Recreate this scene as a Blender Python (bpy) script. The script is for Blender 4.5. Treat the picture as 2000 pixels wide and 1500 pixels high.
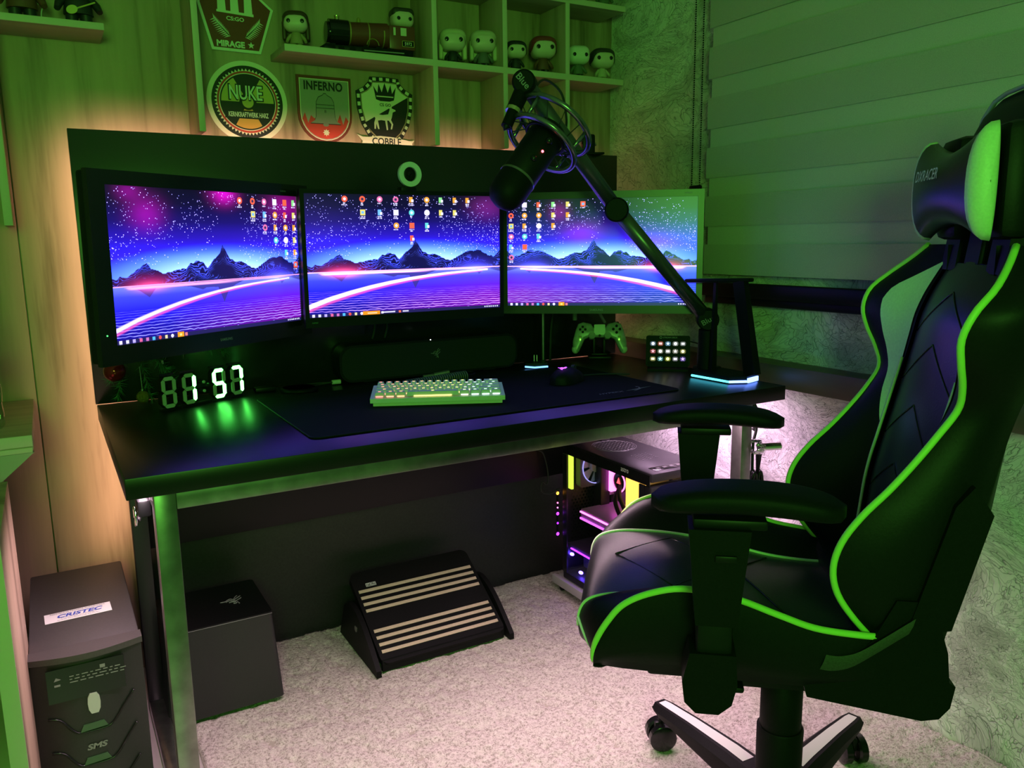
import bpy, bmesh, math, random
import numpy as np
from mathutils import Matrix, Vector, Euler
for o in list(bpy.data.objects): bpy.data.objects.remove(o)
S = bpy.context.scene
COL = S.collection
rnd = random.Random(7)
R = math.radians
# ------------------------------------------------------------------ camera, world, lights, exposure
cd = bpy.data.cameras.new('camera'); cam = bpy.data.objects.new('camera', cd); COL.objects.link(cam)
cd.sensor_width = 36; cd.lens = 36 * 1574.3 / 2000; cd.clip_start = .02
yaw, pitch, roll = R(29.87), R(10.066), R(-.762)
fw = Vector((math.sin(yaw) * math.cos(pitch), math.cos(yaw) * math.cos(pitch), -math.sin(pitch)))
rt = Vector((math.cos(yaw), -math.sin(yaw), 0)); up = rt.cross(fw)
r2 = math.cos(roll) * rt + math.sin(roll) * up; u2 = -math.sin(roll) * rt + math.cos(roll) * up
cam.matrix_world = Matrix(((r2.x, u2.x, -fw.x, 0), (r2.y, u2.y, -fw.y, 0), (r2.z, u2.z, -fw.z, 1.12), (0, 0, 0, 1)))
S.camera = cam
w = bpy.data.worlds.new('world'); S.world = w; w.use_nodes = True
w.node_tree.nodes['Background'].inputs[0].default_value = (.2, 1, .12, 1)
w.node_tree.nodes['Background'].inputs[1].default_value = .0
S.view_settings.view_transform = 'Standard'; S.view_settings.look = 'None'
S.view_settings.exposure = 0; S.view_settings.gamma = 1; S.view_settings.use_curve_mapping = False


def area(name, loc, aim, sx, sy, col, power, spread=180, upv=None):
    d = bpy.data.lights.new(name, 'AREA'); d.shape = 'RECTANGLE'; d.size = sx; d.size_y = sy
    d.color = col; d.energy = power; d.spread = R(spread)
    o = bpy.data.objects.new(name, d); COL.objects.link(o); o.location = loc
    z = -(Vector(aim) - Vector(loc)).normalized()
    x = Vector(upv) if upv else Vector((0, 0, 1)).cross(z)
    x = (x - x.dot(z) * z).normalized(); y = z.cross(x)
    o.matrix_world = Matrix(((x.x, y.x, z.x, loc[0]), (x.y, y.y, z.y, loc[1]), (x.z, y.z, z.z, loc[2]), (0, 0, 0, 1)))
    return o


GREEN = (.20, 1, .09); PINK = (1, .66, .80); AMBER = (1, .50, .40)
area('green_room_lamp', (-.32, -.95, 1.42), (1.0, 1.9, 1.1), .55, .55, GREEN, 24)
area('pink_desk_light', (.86, 1.46, .70), (.86, 1.27, 0), 1.2, .02, PINK, 8.4, 150, (1, 0, 0))
area('pink_side_light', (1.545, 1.72, .705), (1.66, 1.70, .45), .45, .02, (1, .6, .95), 2.6, 150, (0, 1, 0))
area('pink_left_light', (.112, 1.62, .70), (-.03, 1.62, .30), .42, .015, PINK, 1.6, 130, (0, 1, 0))
area('amber_top_light', (.84, 2.128, 1.335), (.84, 2.3, 1.345), 1.44, .012, AMBER, 1.35, 94, (1, 0, 0))
area('amber_left_light', (.118, 2.128, .83), (.09, 2.3, .83), .012, 1.0, (1, .52, .36), .80, 106, (1, 0, 0))
area('amber_right_light', (1.56, 2.128, 1.0), (1.57, 2.3, 1.0), .012, .66, AMBER, .4, 110, (1, 0, 0))

# ------------------------------------------------------------------ helpers


class MB:
    def __init__(s): s.v = []; s.f = []

    def add(s, vs, fs):
        n = len(s.v); s.v += [tuple(p) for p in vs]; s.f += [tuple(i + n for i in f) for f in fs]; return s

    def box(s, c, d, rot=None, bev=0, seg=2):
        bm = bmesh.new(); bmesh.ops.create_cube(bm, size=1)
        bmesh.ops.scale(bm, vec=d, verts=bm.verts)
        if bev: bmesh.ops.bevel(bm, geom=bm.edges[:], offset=min(bev, min(d) * .49), segments=seg, profile=.5, affect='EDGES')
        m = Matrix.Translation(c)
        if rot is not None: m = m @ (rot.to_matrix().to_4x4() if isinstance(rot, Euler) else rot.to_4x4() if len(rot) == 3 and not isinstance(rot, tuple) else Euler(rot).to_matrix().to_4x4())
        bm.verts.index_update()
        s.add([m @ v.co for v in bm.verts], [[v.index for v in f.verts] for f in bm.faces]); bm.free(); return s

    def span(s, a, b, bev=0):
        return s.box([(a[i] + b[i]) / 2 for i in range(3)], [abs(b[i] - a[i]) for i in range(3)], bev=bev)

    def cyl(s, p0, p1, r0, r1=None, n=20, cap=True):
        return s.tube([p0, p1], [r0, r0 if r1 is None else r1], n, cap=cap)

    def tube(s, pts, r, n=8, closed=False, cap=True, flat=None):
        pts = [Vector(p) for p in pts]; k = len(pts); rr = r if isinstance(r, (list, tuple)) else [r] * k
        vs = []; fs = []; prev = None
        for i, p in enumerate(pts):
            t = (pts[(i + 1) % k] - pts[i - 1]) if closed else (pts[min(i + 1, k - 1)] - pts[max(i - 1, 0)])
            t = t.normalized() if t.length > 1e-9 else Vector((0, 0, 1))
            if prev is None:
                a = Vector((0, 0, 1)) if abs(t.z) < .9 else Vector((1, 0, 0)); x = a.cross(t).normalized()
            else:
                x = (prev - prev.dot(t) * t).normalized()
            prev = x; y = t.cross(x)
            fx, fy = flat or (1, 1)
            for j in range(n):
                a = 2 * math.pi * j / n; vs.append(p + rr[i] * (fx * math.cos(a) * x + fy * math.sin(a) * y))
        for i in range(k if closed else k - 1):
            for j in range(n):
                a = i * n; b = ((i + 1) % k) * n; fs.append((a + j, a + (j + 1) % n, b + (j + 1) % n, b + j))
        if cap and not closed: fs += [tuple(range(n))[::-1], tuple(range((k - 1) * n, k * n))]
        return s.add(vs, fs)

    def lathe(s, prof, c=(0, 0, 0), n=24, m=None):
        vs = []; fs = []; k = len(prof); m = m or Matrix.Identity(4)
        for r, z in prof:
            for j in range(n):
                a = 2 * math.pi * j / n; vs.append(m @ Vector((r * math.cos(a), r * math.sin(a), z)) + Vector(c))
        for i in range(k - 1):
            for j in range(n): fs.append((i * n + j, i * n + (j + 1) % n, (i + 1) * n + (j + 1) % n, (i + 1) * n + j))
        fs += [tuple(range(n))[::-1], tuple(range((k - 1) * n, k * n))]
        return s.add(vs, fs)

    def sph(s, c, r, u=16, v=10, m=None):
        r = r if isinstance(r, (tuple, list)) else (r, r, r); m = m or Matrix.Identity(4); vs = []; fs = []
        for i in range(v + 1):
            t = math.pi * i / v
            for j in range(u):
                a = 2 * math.pi * j / u
                vs.append(m @ Vector((r[0] * math.sin(t) * math.cos(a), r[1] * math.sin(t) * math.sin(a), r[2] * math.cos(t))) + Vector(c))
        for i in range(v):
            for j in range(u): fs.append((i * u + j, (i + 1) * u + j, (i + 1) * u + (j + 1) % u, i * u + (j + 1) % u))
        return s.add(vs, fs)

    def prism(s, poly, depth, m=None):
        m = m or Matrix.Identity(4); n = len(poly)
        ar = sum(poly[i - 1][0] * poly[i][1] - poly[i][0] * poly[i - 1][1] for i in range(n))
        if ar < 0: poly = poly[::-1]
        vs = [m @ Vector((x, y, 0)) for x, y in poly] + [m @ Vector((x, y, depth)) for x, y in poly]
        fs = [tuple(range(n))[::-1], tuple(range(n, 2 * n))] + [(i, (i + 1) % n, n + (i + 1) % n, n + i) for i in range(n)]
        return s.add(vs, fs)

    def grid(s, P, closed=False):
        h = len(P); wd = len(P[0]); vs = [p for row in P for p in row]; fs = []
        for i in range(h - 1):
            for j in range(wd if closed else wd - 1): fs.append((i * wd + j, i * wd + (j + 1) % wd, (i + 1) * wd + (j + 1) % wd, (i + 1) * wd + j))
        return s.add(vs, fs)

    def ring(s, poly_out, poly_in, depth, m=None):
        m = m or Matrix.Identity(4); n = len(poly_out)
        vs = [m @ Vector((x, y, z)) for z in (0, depth) for pl in (poly_out, poly_in) for x, y in pl]; fs = []
        for i in range(n):
            j = (i + 1) % n
            fs += [(i, j, n + j, n + i)[::-1], (2 * n + i, 2 * n + j, 3 * n + j, 3 * n + i), (i, j, 2 * n + j, 2 * n + i), (n + j, n + i, 3 * n + i, 3 * n + j)]
        return s.add(vs, fs)


def obj(name, mb, mat, parent=None, smooth=35, label=None, kind=None, fixn=True):
    me = bpy.data.meshes.new(name); me.from_pydata(mb.v, [], mb.f)
    if fixn:
        bm = bmesh.new(); bm.from_mesh(me); bmesh.ops.recalc_face_normals(bm, faces=bm.faces[:]); bm.to_mesh(me); bm.free()
    if smooth:
        me.shade_smooth()
        if smooth < 180: me.set_sharp_from_angle(angle=R(smooth))
    me.materials.append(mat); o = bpy.data.objects.new(name, me); COL.objects.link(o)
    if parent: o.parent = parent
    if label: o['label'] = label
    if kind: o['kind'] = kind
    return o


def tag(o, label, cat, group=None):
    o['label'] = label; o['category'] = cat
    if group: o['group'] = group
    return o


def thing(name, label, cat, loc=(0, 0, 0), rz=0, group=None):
    o = bpy.data.objects.new(name, None); COL.objects.link(o); o.empty_display_size = .05
    o.location = loc; o.rotation_euler = (0, 0, rz); return tag(o, label, cat, group)


def struct(name, mb, mat, smooth=35): return obj(name, mb, mat, None, smooth, kind='structure')


def letters(txt, parent, mat, m, width, height=None, name='lettering', off=0, depth=.0004, shear=0, space=1):
    c = bpy.data.curves.new('t', 'FONT'); c.body = txt; c.align_x = 'CENTER'; c.offset = off; c.extrude = 0; c.shear = shear; c.space_character = space
    c.resolution_u = 3; t = bpy.data.objects.new('t', c); COL.objects.link(t)
    me = bpy.data.meshes.new_from_object(t); bpy.data.objects.remove(t)
    n = len(me.vertices); co = np.zeros(n * 3); me.vertices.foreach_get('co', co); co = co.reshape(-1, 3)
    lo, hi = co.min(0), co.max(0); sc = width / (hi[0] - lo[0]); sy = (height / (hi[1] - lo[1])) if height else sc
    co = (co - (lo + hi) / 2) * np.array([sc, sy, 0]); co[:, 2] = depth
    me.vertices.foreach_set('co', co.ravel()); me.transform(m); me.materials.clear(); me.materials.append(mat)
    o = bpy.data.objects.new(name, me); COL.objects.link(o); o.parent = parent; return o


def T(x, y, z): return Matrix.Translation((x, y, z))


def rot(a, ax): return Matrix.Rotation(a, 4, ax)


FACE_S = rot(math.pi / 2, 'X')     # local drawing plane (x right, y up) turned to face -Y


def dup(o, parent=None):
    c = o.copy(); COL.objects.link(c); c.parent = parent
    for ch in o.children: dup(ch, c)
    return c


def smoothpts(pts, n=40):
    p = np.array(pts, float); t = np.linspace(0, len(p) - 1, n); out = []
    for u in t:
        i = min(int(u), len(p) - 2); f = u - i
        p0, p1, p2, p3 = p[max(i - 1, 0)], p[i], p[i + 1], p[min(i + 2, len(p) - 1)]
        out.append(.5 * (2 * p1 + (p2 - p0) * f + (2 * p0 - 5 * p1 + 4 * p2 - p3) * f * f + (3 * p1 - p0 - 3 * p2 + p3) * f ** 3))
    return np.array(out)


def circ(r, n=48, cx=0, cy=0, ry=None): return [(cx + r * math.cos(2 * math.pi * i / n), cy + (ry or r) * math.sin(2 * math.pi * i / n)) for i in range(n)]


def rrect(wd, h, r, n=6):
    out = []
    for cx, cy, a0 in ((wd / 2 - r, h / 2 - r, 0), (-wd / 2 + r, h / 2 - r, 90), (-wd / 2 + r, -h / 2 + r, 180), (wd / 2 - r, -h / 2 + r, 270)):
        out += [(cx + r * math.cos(R(a0 + 90 * i / n)), cy + r * math.sin(R(a0 + 90 * i / n))) for i in range(n + 1)]
    return out


def fbm(h, wd, cells, octv=4, seed=0, gain=.5):
    g = np.random.default_rng(seed); out = np.zeros((h, wd)); amp = 1
    for k in range(octv):
        n = cells * 2 ** k; L = g.random((n + 2, n + 2)); y = np.linspace(0, n, h); x = np.linspace(0, n, wd)
        yi = np.minimum(y.astype(int), n - 1); xi = np.minimum(x.astype(int), n - 1); fy = (y - yi)[:, None]; fx = (x - xi)[None]
        fy = fy * fy * (3 - 2 * fy); fx = fx * fx * (3 - 2 * fx); yy = yi[:, None]; xx = xi[None]
        out += amp * ((L[yy, xx] * (1 - fx) + L[yy, xx + 1] * fx) * (1 - fy) + (L[yy + 1, xx] * (1 - fx) + L[yy + 1, xx + 1] * fx) * fy - .5); amp *= gain
    return out


# ------------------------------------------------------------------ materials
def mat(name, col, rough=.5, metal=0, emit=None, es=1, coat=0, alpha=1, spec=.5):
    m = bpy.data.materials.new(name); m.use_nodes = True; b = m.node_tree.nodes['Principled BSDF']
    b.inputs['Base Color'].default_value = (*col, 1); b.inputs['Roughness'].default_value = rough; b.inputs['Metallic'].default_value = metal
    b.inputs['Specular IOR Level'].default_value = spec; b.inputs['Coat Weight'].default_value = coat; b.inputs['Coat Roughness'].default_value = .1
    if emit: b.inputs['Emission Color'].default_value = (*emit, 1); b.inputs['Emission Strength'].default_value = es
    return m


class NT:
    def __init__(s, m): s.t = m.node_tree; s.b = s.t.nodes['Principled BSDF']

    def n(s, typ, **k):
        o = s.t.nodes.new('ShaderNode' + typ)
        for a, v in k.items():
            if a[0] == '_': setattr(o, a[1:], v)
            else: o.inputs[a.replace('0', ' ')].default_value = v
        return o

    def l(s, a, b): s.t.links.new(a, b)

    def coords(s, scale, kind='Object'):
        c = s.n('TexCoord'); m = s.n('Mapping'); m.inputs['Scale'].default_value = scale; s.l(c.outputs[kind], m.inputs[0]); return m.outputs[0]

    def ramp(s, fac, stops):
        r = s.n('ValToRGB'); e = r.color_ramp.elements
        while len(e) < len(stops): e.new(.5)
        for i, (p, c) in enumerate(stops): e[i].position = p; e[i].color = (*c, 1)
        s.l(fac, r.inputs[0]); return r.outputs[0]

    def bump(s, h, dist, strength=1):
        b = s.n('Bump', Distance=dist, Strength=strength); s.l(h, b.inputs['Height']); s.l(b.outputs[0], s.b.inputs['Normal'])


def wood(name, c1, c2, scale, rough=.5):
    m = mat(name, c1, rough); t = NT(m); co = t.coords(scale)
    n1 = t.n('TexNoise', Scale=1.0, Detail=6, Roughness=.6); t.l(co, n1.inputs[0])
    n2 = t.n('TexNoise', Scale=5.0, Detail=3); t.l(co, n2.inputs[0])
    mx = t.n('Math', _operation='MULTIPLY_ADD'); mx.inputs[1].default_value = .35; t.l(n2.outputs[0], mx.inputs[0]); t.l(n1.outputs[0], mx.inputs[2])
    t.l(t.ramp(mx.outputs[0], [(.5, c2), (.66, c1), (.85, tuple(min(1, x * 1.18) for x in c1))]), t.b.inputs['Base Color'])
    t.bump(n1.outputs[0], .0015, .4); return m


def noisy(name, col, rough, scale, dist, strength=.5, cvar=.25, metal=0, detail=4, spec=.5):
    m = mat(name, col, rough, metal, spec=spec); t = NT(m); n = t.n('TexNoise', Scale=scale, Detail=detail); t.l(t.coords((1, 1, 1)), n.inputs[0])
    t.l(t.ramp(n.outputs[0], [(.3, tuple(c * (1 - cvar) for c in col)), (.7, tuple(min(1, c * (1 + cvar)) for c in col))]), t.b.inputs['Base Color'])
    t.bump(n.outputs[0], dist, strength); return m


OAK = wood('oak_veneer', (.42, .31, .215), (.19, .13, .085), (9, 9, .7), .5)
OAKX = wood('shelf_veneer', (.42, .34, .26), (.31, .24, .18), (.8, 9, 9), .5)
EDGE = mat('pale_edge_band', (.62, .55, .45), .5)
DKWOOD = wood('dark_ledge_wood', (.10, .065, .045), (.05, .032, .02), (14, .8, 14), .45)
BLK = mat('black_laminate', (.008, .008, .009), .42)
DESK = mat('black_desk_top', (.0045, .0045, .005), .35, spec=.36)
PANEL = mat('black_satin_panel', (.007, .007, .008), .27, spec=.75)
PANEL2 = mat('black_board', (.004, .004, .0045), .4, spec=.25)
KICK = noisy('dark_grey_board', (.020, .019, .020), .55, 180, .0005, .3)
PLA = mat('black_plastic', (.006, .006, .007), .45, spec=.25)
PLG = mat('gloss_black_plastic', (.008, .008, .009), .16)
PLM = noisy('matt_black_plastic', (.0065, .0065, .007), .55, 400, .0004, .3, spec=.12)
GREY = mat('grey_plastic', (.25, .25, .25), .5)
LGREY = mat('pale_grey_plastic', (.55, .55, .53), .5)
WHITE = mat('white_plastic', (.8, .8, .78), .4)
PRINT = mat('white_print', (.75, .75, .75), .5)
DIM = mat('dim_grey_print', (.16, .16, .16), .5)
STEEL = noisy('brushed_steel', (.33, .32, .31), .28, 30, .0003, .1, .2, .95)
CHROME = mat('chrome', (.8, .8, .8), .1, 1)
RUBBER = mat('black_rubber', (.015, .015, .015), .7)
LEATHER = noisy('black_leather', (.007, .007, .008), .46, 260, .0006, .3, .2, spec=.16)
LEATHER2 = noisy('black_soft_leather', (.026, .026, .032), .33, 300, .0006, .3, .2)
NEON = mat('green_piping', (.50, .92, .16), .45)
PALE = noisy('pale_green_leather', (.66, .86, .56), .45, 260, .0005, .25, .06)
FABRIC = noisy('mousepad_cloth', (.006, .0055, .0055), .9, 900, .0004, .3, spec=.12)


def glow(name, col, s): return mat(name, (0, 0, 0), .5, emit=col, es=s)


def pane(name, tint=(.9, .9, .9), k=.10, rough=.03):
    m = bpy.data.materials.new(name); m.use_nodes = True; t = m.node_tree; t.nodes.clear()
    o = t.nodes.new('ShaderNodeOutputMaterial'); mx = t.nodes.new('ShaderNodeMixShader'); a = t.nodes.new('ShaderNodeBsdfTransparent'); g = t.nodes.new('ShaderNodeBsdfGlossy')
    a.inputs[0].default_value = (*tint, 1); g.inputs['Roughness'].default_value = rough; mx.inputs[0].default_value = k
    t.links.new(a.outputs[0], mx.inputs[1]); t.links.new(g.outputs[0], mx.inputs[2]); t.links.new(mx.outputs[0], o.inputs[0]); return m


GLASS = pane('tinted_glass', (.8, .8, .82), .06)
CLEAR = pane('clear_bottle', (.86, .93, .88), .24, .08)

m = mat('stone_wallpaper', (.55, .54, .5), .75); t = NT(m); STONE = m
co = t.coords((1, .9, 1.35)); nz = t.n('TexNoise', Scale=3.4, Detail=5, Roughness=.55, Distortion=.9); t.l(co, nz.inputs[0])
wv = t.n('VectorMath', _operation='MULTIPLY_ADD'); t.l(nz.outputs['Color'], wv.inputs[0]); wv.inputs[1].default_value = (.9, .9, .9); t.l(co, wv.inputs[2])
vo = t.n('TexVoronoi', _feature='DISTANCE_TO_EDGE', Scale=13.0); t.l(wv.outputs[0], vo.inputs['Vector'])
vo2 = t.n('TexVoronoi', _feature='DISTANCE_TO_EDGE', Scale=26.0); t.l(wv.outputs[0], vo2.inputs['Vector'])
a1 = t.ramp(vo.outputs[0], [(0, (.40, .40, .40)), (.022, (1, 1, 1))]); a2 = t.ramp(vo2.outputs[0], [(0, (.6, .6, .6)), (.07, (1, 1, 1))])
a3 = t.ramp(nz.outputs[0], [(.30, (.36, .355, .33)), (.44, (.60, .59, .56)), (.5, (.80, .79, .75)), (.57, (.64, .63, .60)), (.70, (.90, .89, .85))])  # pale and dark patches paint the relief's shading into the stone colour
q = t.n('Mix', _data_type='RGBA', _blend_type='MULTIPLY'); q.inputs[0].default_value = .9; t.l(a3, q.inputs[6]); t.l(a1, q.inputs[7])
q2 = t.n('Mix', _data_type='RGBA', _blend_type='MULTIPLY'); q2.inputs[0].default_value = .5; t.l(q.outputs[2], q2.inputs[6]); t.l(a2, q2.inputs[7])
t.l(q2.outputs[2], t.b.inputs['Base Color']); t.bump(q2.outputs[2], .010, .7)

m = mat('shaggy_rug', (.62, .57, .5), .95, spec=.1); t = NT(m); RUG = m
nz = t.n('TexNoise', Scale=300.0, Detail=2); t.l(t.coords((1, 1, 1)), nz.inputs[0]); n2 = t.n('TexNoise', Scale=120.0, Detail=2); t.l(t.coords((1, 1, 1)), n2.inputs[0])
ad = t.n('Math', _operation='ADD'); t.l(nz.outputs[0], ad.inputs[0]); t.l(n2.outputs[0], ad.inputs[1])
hf = t.n('Math', _operation='MULTIPLY'); hf.inputs[1].default_value = .5; t.l(ad.outputs[0], hf.inputs[0])
t.l(t.ramp(hf.outputs[0], [(.0, (.20, .17, .14)), (.40, (.34, .30, .26)), (.48, (.54, .49, .44)), (.62, (.68, .63, .57))]), t.b.inputs['Base Color']); t.bump(ad.outputs[0], .004, .7)
BLIND = noisy('blind_fabric', (.42, .39, .37), .9, 500, .0005, .3, .1)
BLIND2 = noisy('blind_sheer', (.48, .46, .43), .9, 600, .0004, .3, .1)
PLASTER = noisy('plaster', (.6, .6, .58), .8, 60, .001, .2, .05)
TILE = noisy('pale_tile', (.6, .55, .52), .35, 8, .0003, .1, .06)
# ------------------------------------------------------------------ the room
WY, WX = 2.265, 1.70
struct('floor', MB().span((-1, -2.2, -.05), (1.75, 2.35, -.012)), TILE, 0)
struct('ceiling', MB().span((-1, -2.2, 2.6), (1.75, 2.35, 2.65)), PLASTER, 0)
struct('wall_left', MB().span((-1, -2.2, -.012), (-.95, 2.35, 2.6)), PLASTER, 0)
struct('wall_front', MB().span((-1, -2.25, -.012), (1.75, -2.2, 2.6)), PLASTER, 0)
wb = struct('wall_back', MB().span((-1, WY + .012, -.012), (1.75, WY + .05, 2.6)), OAK, 0)
px = [-.95, -.042, .3685, .990, 1.70]
for i in range(4):
    obj('wood_panel', MB().span((px[i] + .0015, WY, -.012), (px[i + 1] - .0015, WY + .012, 2.6), bev=.001), OAK, wb, 30)
# right wall: rough stone-look surface, a real relief
ny, nz_ = 400, 240; r1 = np.abs(fbm(nz_, ny, 5, 4, 3, .45)); r2 = fbm(nz_, ny, 4, 2, 8); hgt = np.clip(.034 * np.floor(r2 * 5 + r1 * 5) / 5 + .03 * r1, 0, .03); hgt = (hgt + np.roll(hgt, 1, 0) + np.roll(hgt, 1, 1)) / 3
ys = np.linspace(-2.2, WY, ny); zs = np.linspace(-.012, 2.6, nz_)
struct('wall_right', MB().grid([[(WX - .004 - max(hgt[i, j], -.004), ys[j], zs[i]) for j in range(ny)] for i in range(nz_)]), STONE, 180)
struct('trim_1', MB().box((1.66, .9, .765), (.08, 2.72, .06), bev=.003), DKWOOD)

# rug with pile
rug = thing('rug', 'cream shaggy rug covering the floor under desk and chair', 'rug', (0, 0, 0))
obj('rug_backing', MB().span((.2, .2, -.012), (1.685, 2.205, -.007)), mat('rug_backing', (.4, .36, .3), .9), rug, 0)
nx, ny = 330, 440; g = np.random.default_rng(5); pz = (fbm(ny, nx, 60, 2, 9) * .009 + (g.random((ny, nx)) - .5) * .004)
pz[0] = pz[-1] = -.009; pz[:, 0] = pz[:, -1] = -.009; xs = np.linspace(.2, 1.685, nx); ys = np.linspace(.2, 2.205, ny)
jx = (g.random((ny, nx)) - .5) * .003
obj('pile', MB().grid([[(xs[j] + jx[i, j], ys[i], min(pz[i, j] - .002, .0)) for j in range(nx)] for i in range(ny)]), RUG, rug, 180, kind='stuff', fixn=False)

# blind on the right wall
bl = thing('zebra_blind', 'wide grey banded zebra blind lowered over the window on the stone wall', 'blind', (1.655, .45, .96))
y0, y1 = -1.1, 1.31
obj('bottom_rail', MB().box((0, (y0 + y1) / 2, .018), (.026, y1 - y0, .040), bev=.006), PLA, bl)
obj('bottom_rail', MB().box((.012, (y0 + y1) / 2, -.012), (.012, y1 - y0, .022), bev=.004), PLA, bl)
k = 0; z = .046
for i in range(12):
    z0 = 1.42 - .96 + (i - 3) * .1335; zb = z0 + .083
    if zb < .05: continue
    z0 = max(z0, .04)
    obj('blind_band', MB().grid([[(-.001 + .0028 * (a - 1) ** 2 * 0 - .0012 * math.sin(math.pi * a), y, z0 + (zb - z0) * a) for y in (y0, y1)] for a in (0, .2, .4, .6, .8, 1)]), BLIND, bl, 180)
    obj('sheer_band', MB().span((.002, y0, zb), (.003, y1 - .010, zb + .0505)), BLIND2, bl, 0)
ch = MB()
for yy, ph in ((1.845, 0), (1.812, .003)):
    for i in range(105): ch.sph((0, yy, 1.27 + ph + i * .0062), .0024, 6, 4)
cho = thing('blind_cord', 'beaded black pull cord hanging in two strands beside the blind', 'cord', (1.678, 0, 0))
obj('bead_chain', ch, PLA, cho, 180, kind='stuff')
obj('cord_tensioner', MB().box((0, 1.828, 1.262), (.012, .045, .022), bev=.004), PLA, cho)

# ------------------------------------------------------------------ shelves on the back wall
SB, ST, SF = 1.595, 1.612, 2.12
su = thing('wall_shelf_unit', 'oak cubby shelf unit with tall dividers on the wall above the monitors', 'shelf', (0, WY, ST))


def board(parent, name, x0, x1, z0, z1, facez=False, zo=ST):
    b = obj(name, MB().span((x0, SF - WY + .002, z0 - zo), (x1, -.001, z1 - zo), bev=.0008), OAKX if not facez else OAK, parent, 30)
    obj('edge_band', MB().span((x0, SF - WY, z0 - zo), (x1, SF - WY + .0019, z1 - zo), bev=.0005), EDGE, b, 30)


board(su, 'shelf_board', .577, 1.634, SB, ST)
board(su, 'shelf_board', .376, 1.640, 1.812, 1.828)
for xa, zb in ((.361, 1.390), (.982, 1.386), (1.203, 1.387), (1.418, 1.388)):
    for a, b in (((zb, SB), (ST, 1.812), (1.828, 2.2)) if xa > .5 else ((zb, 2.2),)):
        board(su, 'divider', xa, xa + .0145, a, b, True)
sl = thing('wall_shelf', 'short oak shelf with end support, high on the wall at left', 'shelf', (0, WY, ST))
board(sl, 'shelf_board', -.5, .173, SB + .003, ST + .001)
board(sl, 'divider', -.063, -.046, 1.168, SB + .003, True)

# ------------------------------------------------------------------ signs
RED = mat('sign_dark_red', (.20, .035, .025), .5); SGRN = mat('sign_pale', (.80, .86, .76), .5); SBLK = mat('sign_black', (.014, .015, .018), .5)
SYEL = mat('sign_yellow', (.62, .52, .14), .5); SRED = mat('sign_red', (.62, .05, .04), .5); SORA = mat('sign_orange', (.85, .42, .10), .5); SGREY = mat('sign_grey', (.34, .34, .30), .5)
SCRM = mat('sign_cream', (.86, .82, .66), .5); SGOLD = mat('sign_gold', (.36, .30, .16), .5); BELL = mat('sign_bell_grey', (.27, .28, .25), .5)
SROSE = wood('sign_rose', (.40, .09, .07), (.30, .26, .18), (6, 6, 6), .5)


def sign(name, label, x, z):
    s = thing(name, label, 'sign', (x, WY - .0015, z)); return s


def sp(s, name, poly, d0, d1, m): return obj(name, MB().prism([(a, b) for a, b in poly], d1 - d0, FACE_S @ T(0, 0, d0)), m, s, 20)


def scale(p, k, c=(0, 0)): return [((x - c[0]) * k + c[0], (y - c[1]) * k + c[1]) for x, y in p]


# mirage
s = sign('pentagon_sign', 'pentagonal dark red wall sign with pale border and palm fronds', .4955, 1.70)
P0 = [(-.096, .026), (-.066, -.089), (.056, -.090), (.0945, .022), (0, .10)]
sp(s, 'backing_plate', P0, 0, .005, SGRN); sp(s, 'field', scale(P0, .92, (0, 0)), .005, .0058, RED)
tw = MB()
for cx in (-.036, -.004, .030):
    wd = .0105
    tw.prism([(cx - wd, .003 - cx * .03), (cx + wd, .003 - cx * .03), (cx + wd * .85, .05), (cx + wd * .85, .062), (cx - wd * .85, .062), (cx - wd * .85, .05)], .0004, FACE_S @ T(0, 0, .0058))
tw.prism([(-.049, .0035), (.043, -.0005), (.043, .006), (-.049, .009)], .0005, FACE_S @ T(0, 0, .0058))
obj('tower_emblem', tw, SGRN, s, 0)
M_ = FACE_S
letters('CS:GO', s, SGRN, M_ @ T(-.004, -.010, .0062) @ rot(R(-1), 'Z'), .044, .010, off=.025)
letters('MIRAGE', s, SGRN, M_ @ T(-.019, -.072, .0062), .070, .016, off=.045)
fr = MB()
for sgn in (-1, 1):
    for i in range(11):
        u = i / 10; bx = sgn * (.022 + .034 * u); by = -.052 + .030 * u + .008 * u * u
        for dn in (-1, 1):
            a = math.atan2(.5, sgn) + dn * sgn * .9; L = .018 * (1 - .5 * abs(u - .4))
            dx, dy = math.cos(a) * L, math.sin(a) * L; nx_, ny_ = -math.sin(a) * .0011, math.cos(a) * .0011
            fr.prism([(bx - nx_ * 1.6, by - ny_ * 1.6), (bx + dx, by + dy), (bx + nx_ * 1.6, by + ny_ * 1.6)], .0003, FACE_S @ T(0, 0, .0058))
    fr.prism([(sgn * .020, -.054), (sgn * .058, -.016), (sgn * .0575, -.0145), (sgn * .019, -.052)], .0003, FACE_S @ T(0, 0, .0058))
obj('palm_fronds', fr, SGRN, s, 0)


def star(r, n, k=.42, c=(0, 0), a0=90):
    return [(c[0] + (r if i % 2 == 0 else r * k) * math.cos(R(a0 + 180 * i / n)), c[1] + (r if i % 2 == 0 else r * k) * math.sin(R(a0 + 180 * i / n))) for i in range(2 * n)]


sp(s, 'star', star(.009, 5, c=(.032, -.071)), .0058, .0062, SGRN)
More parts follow.
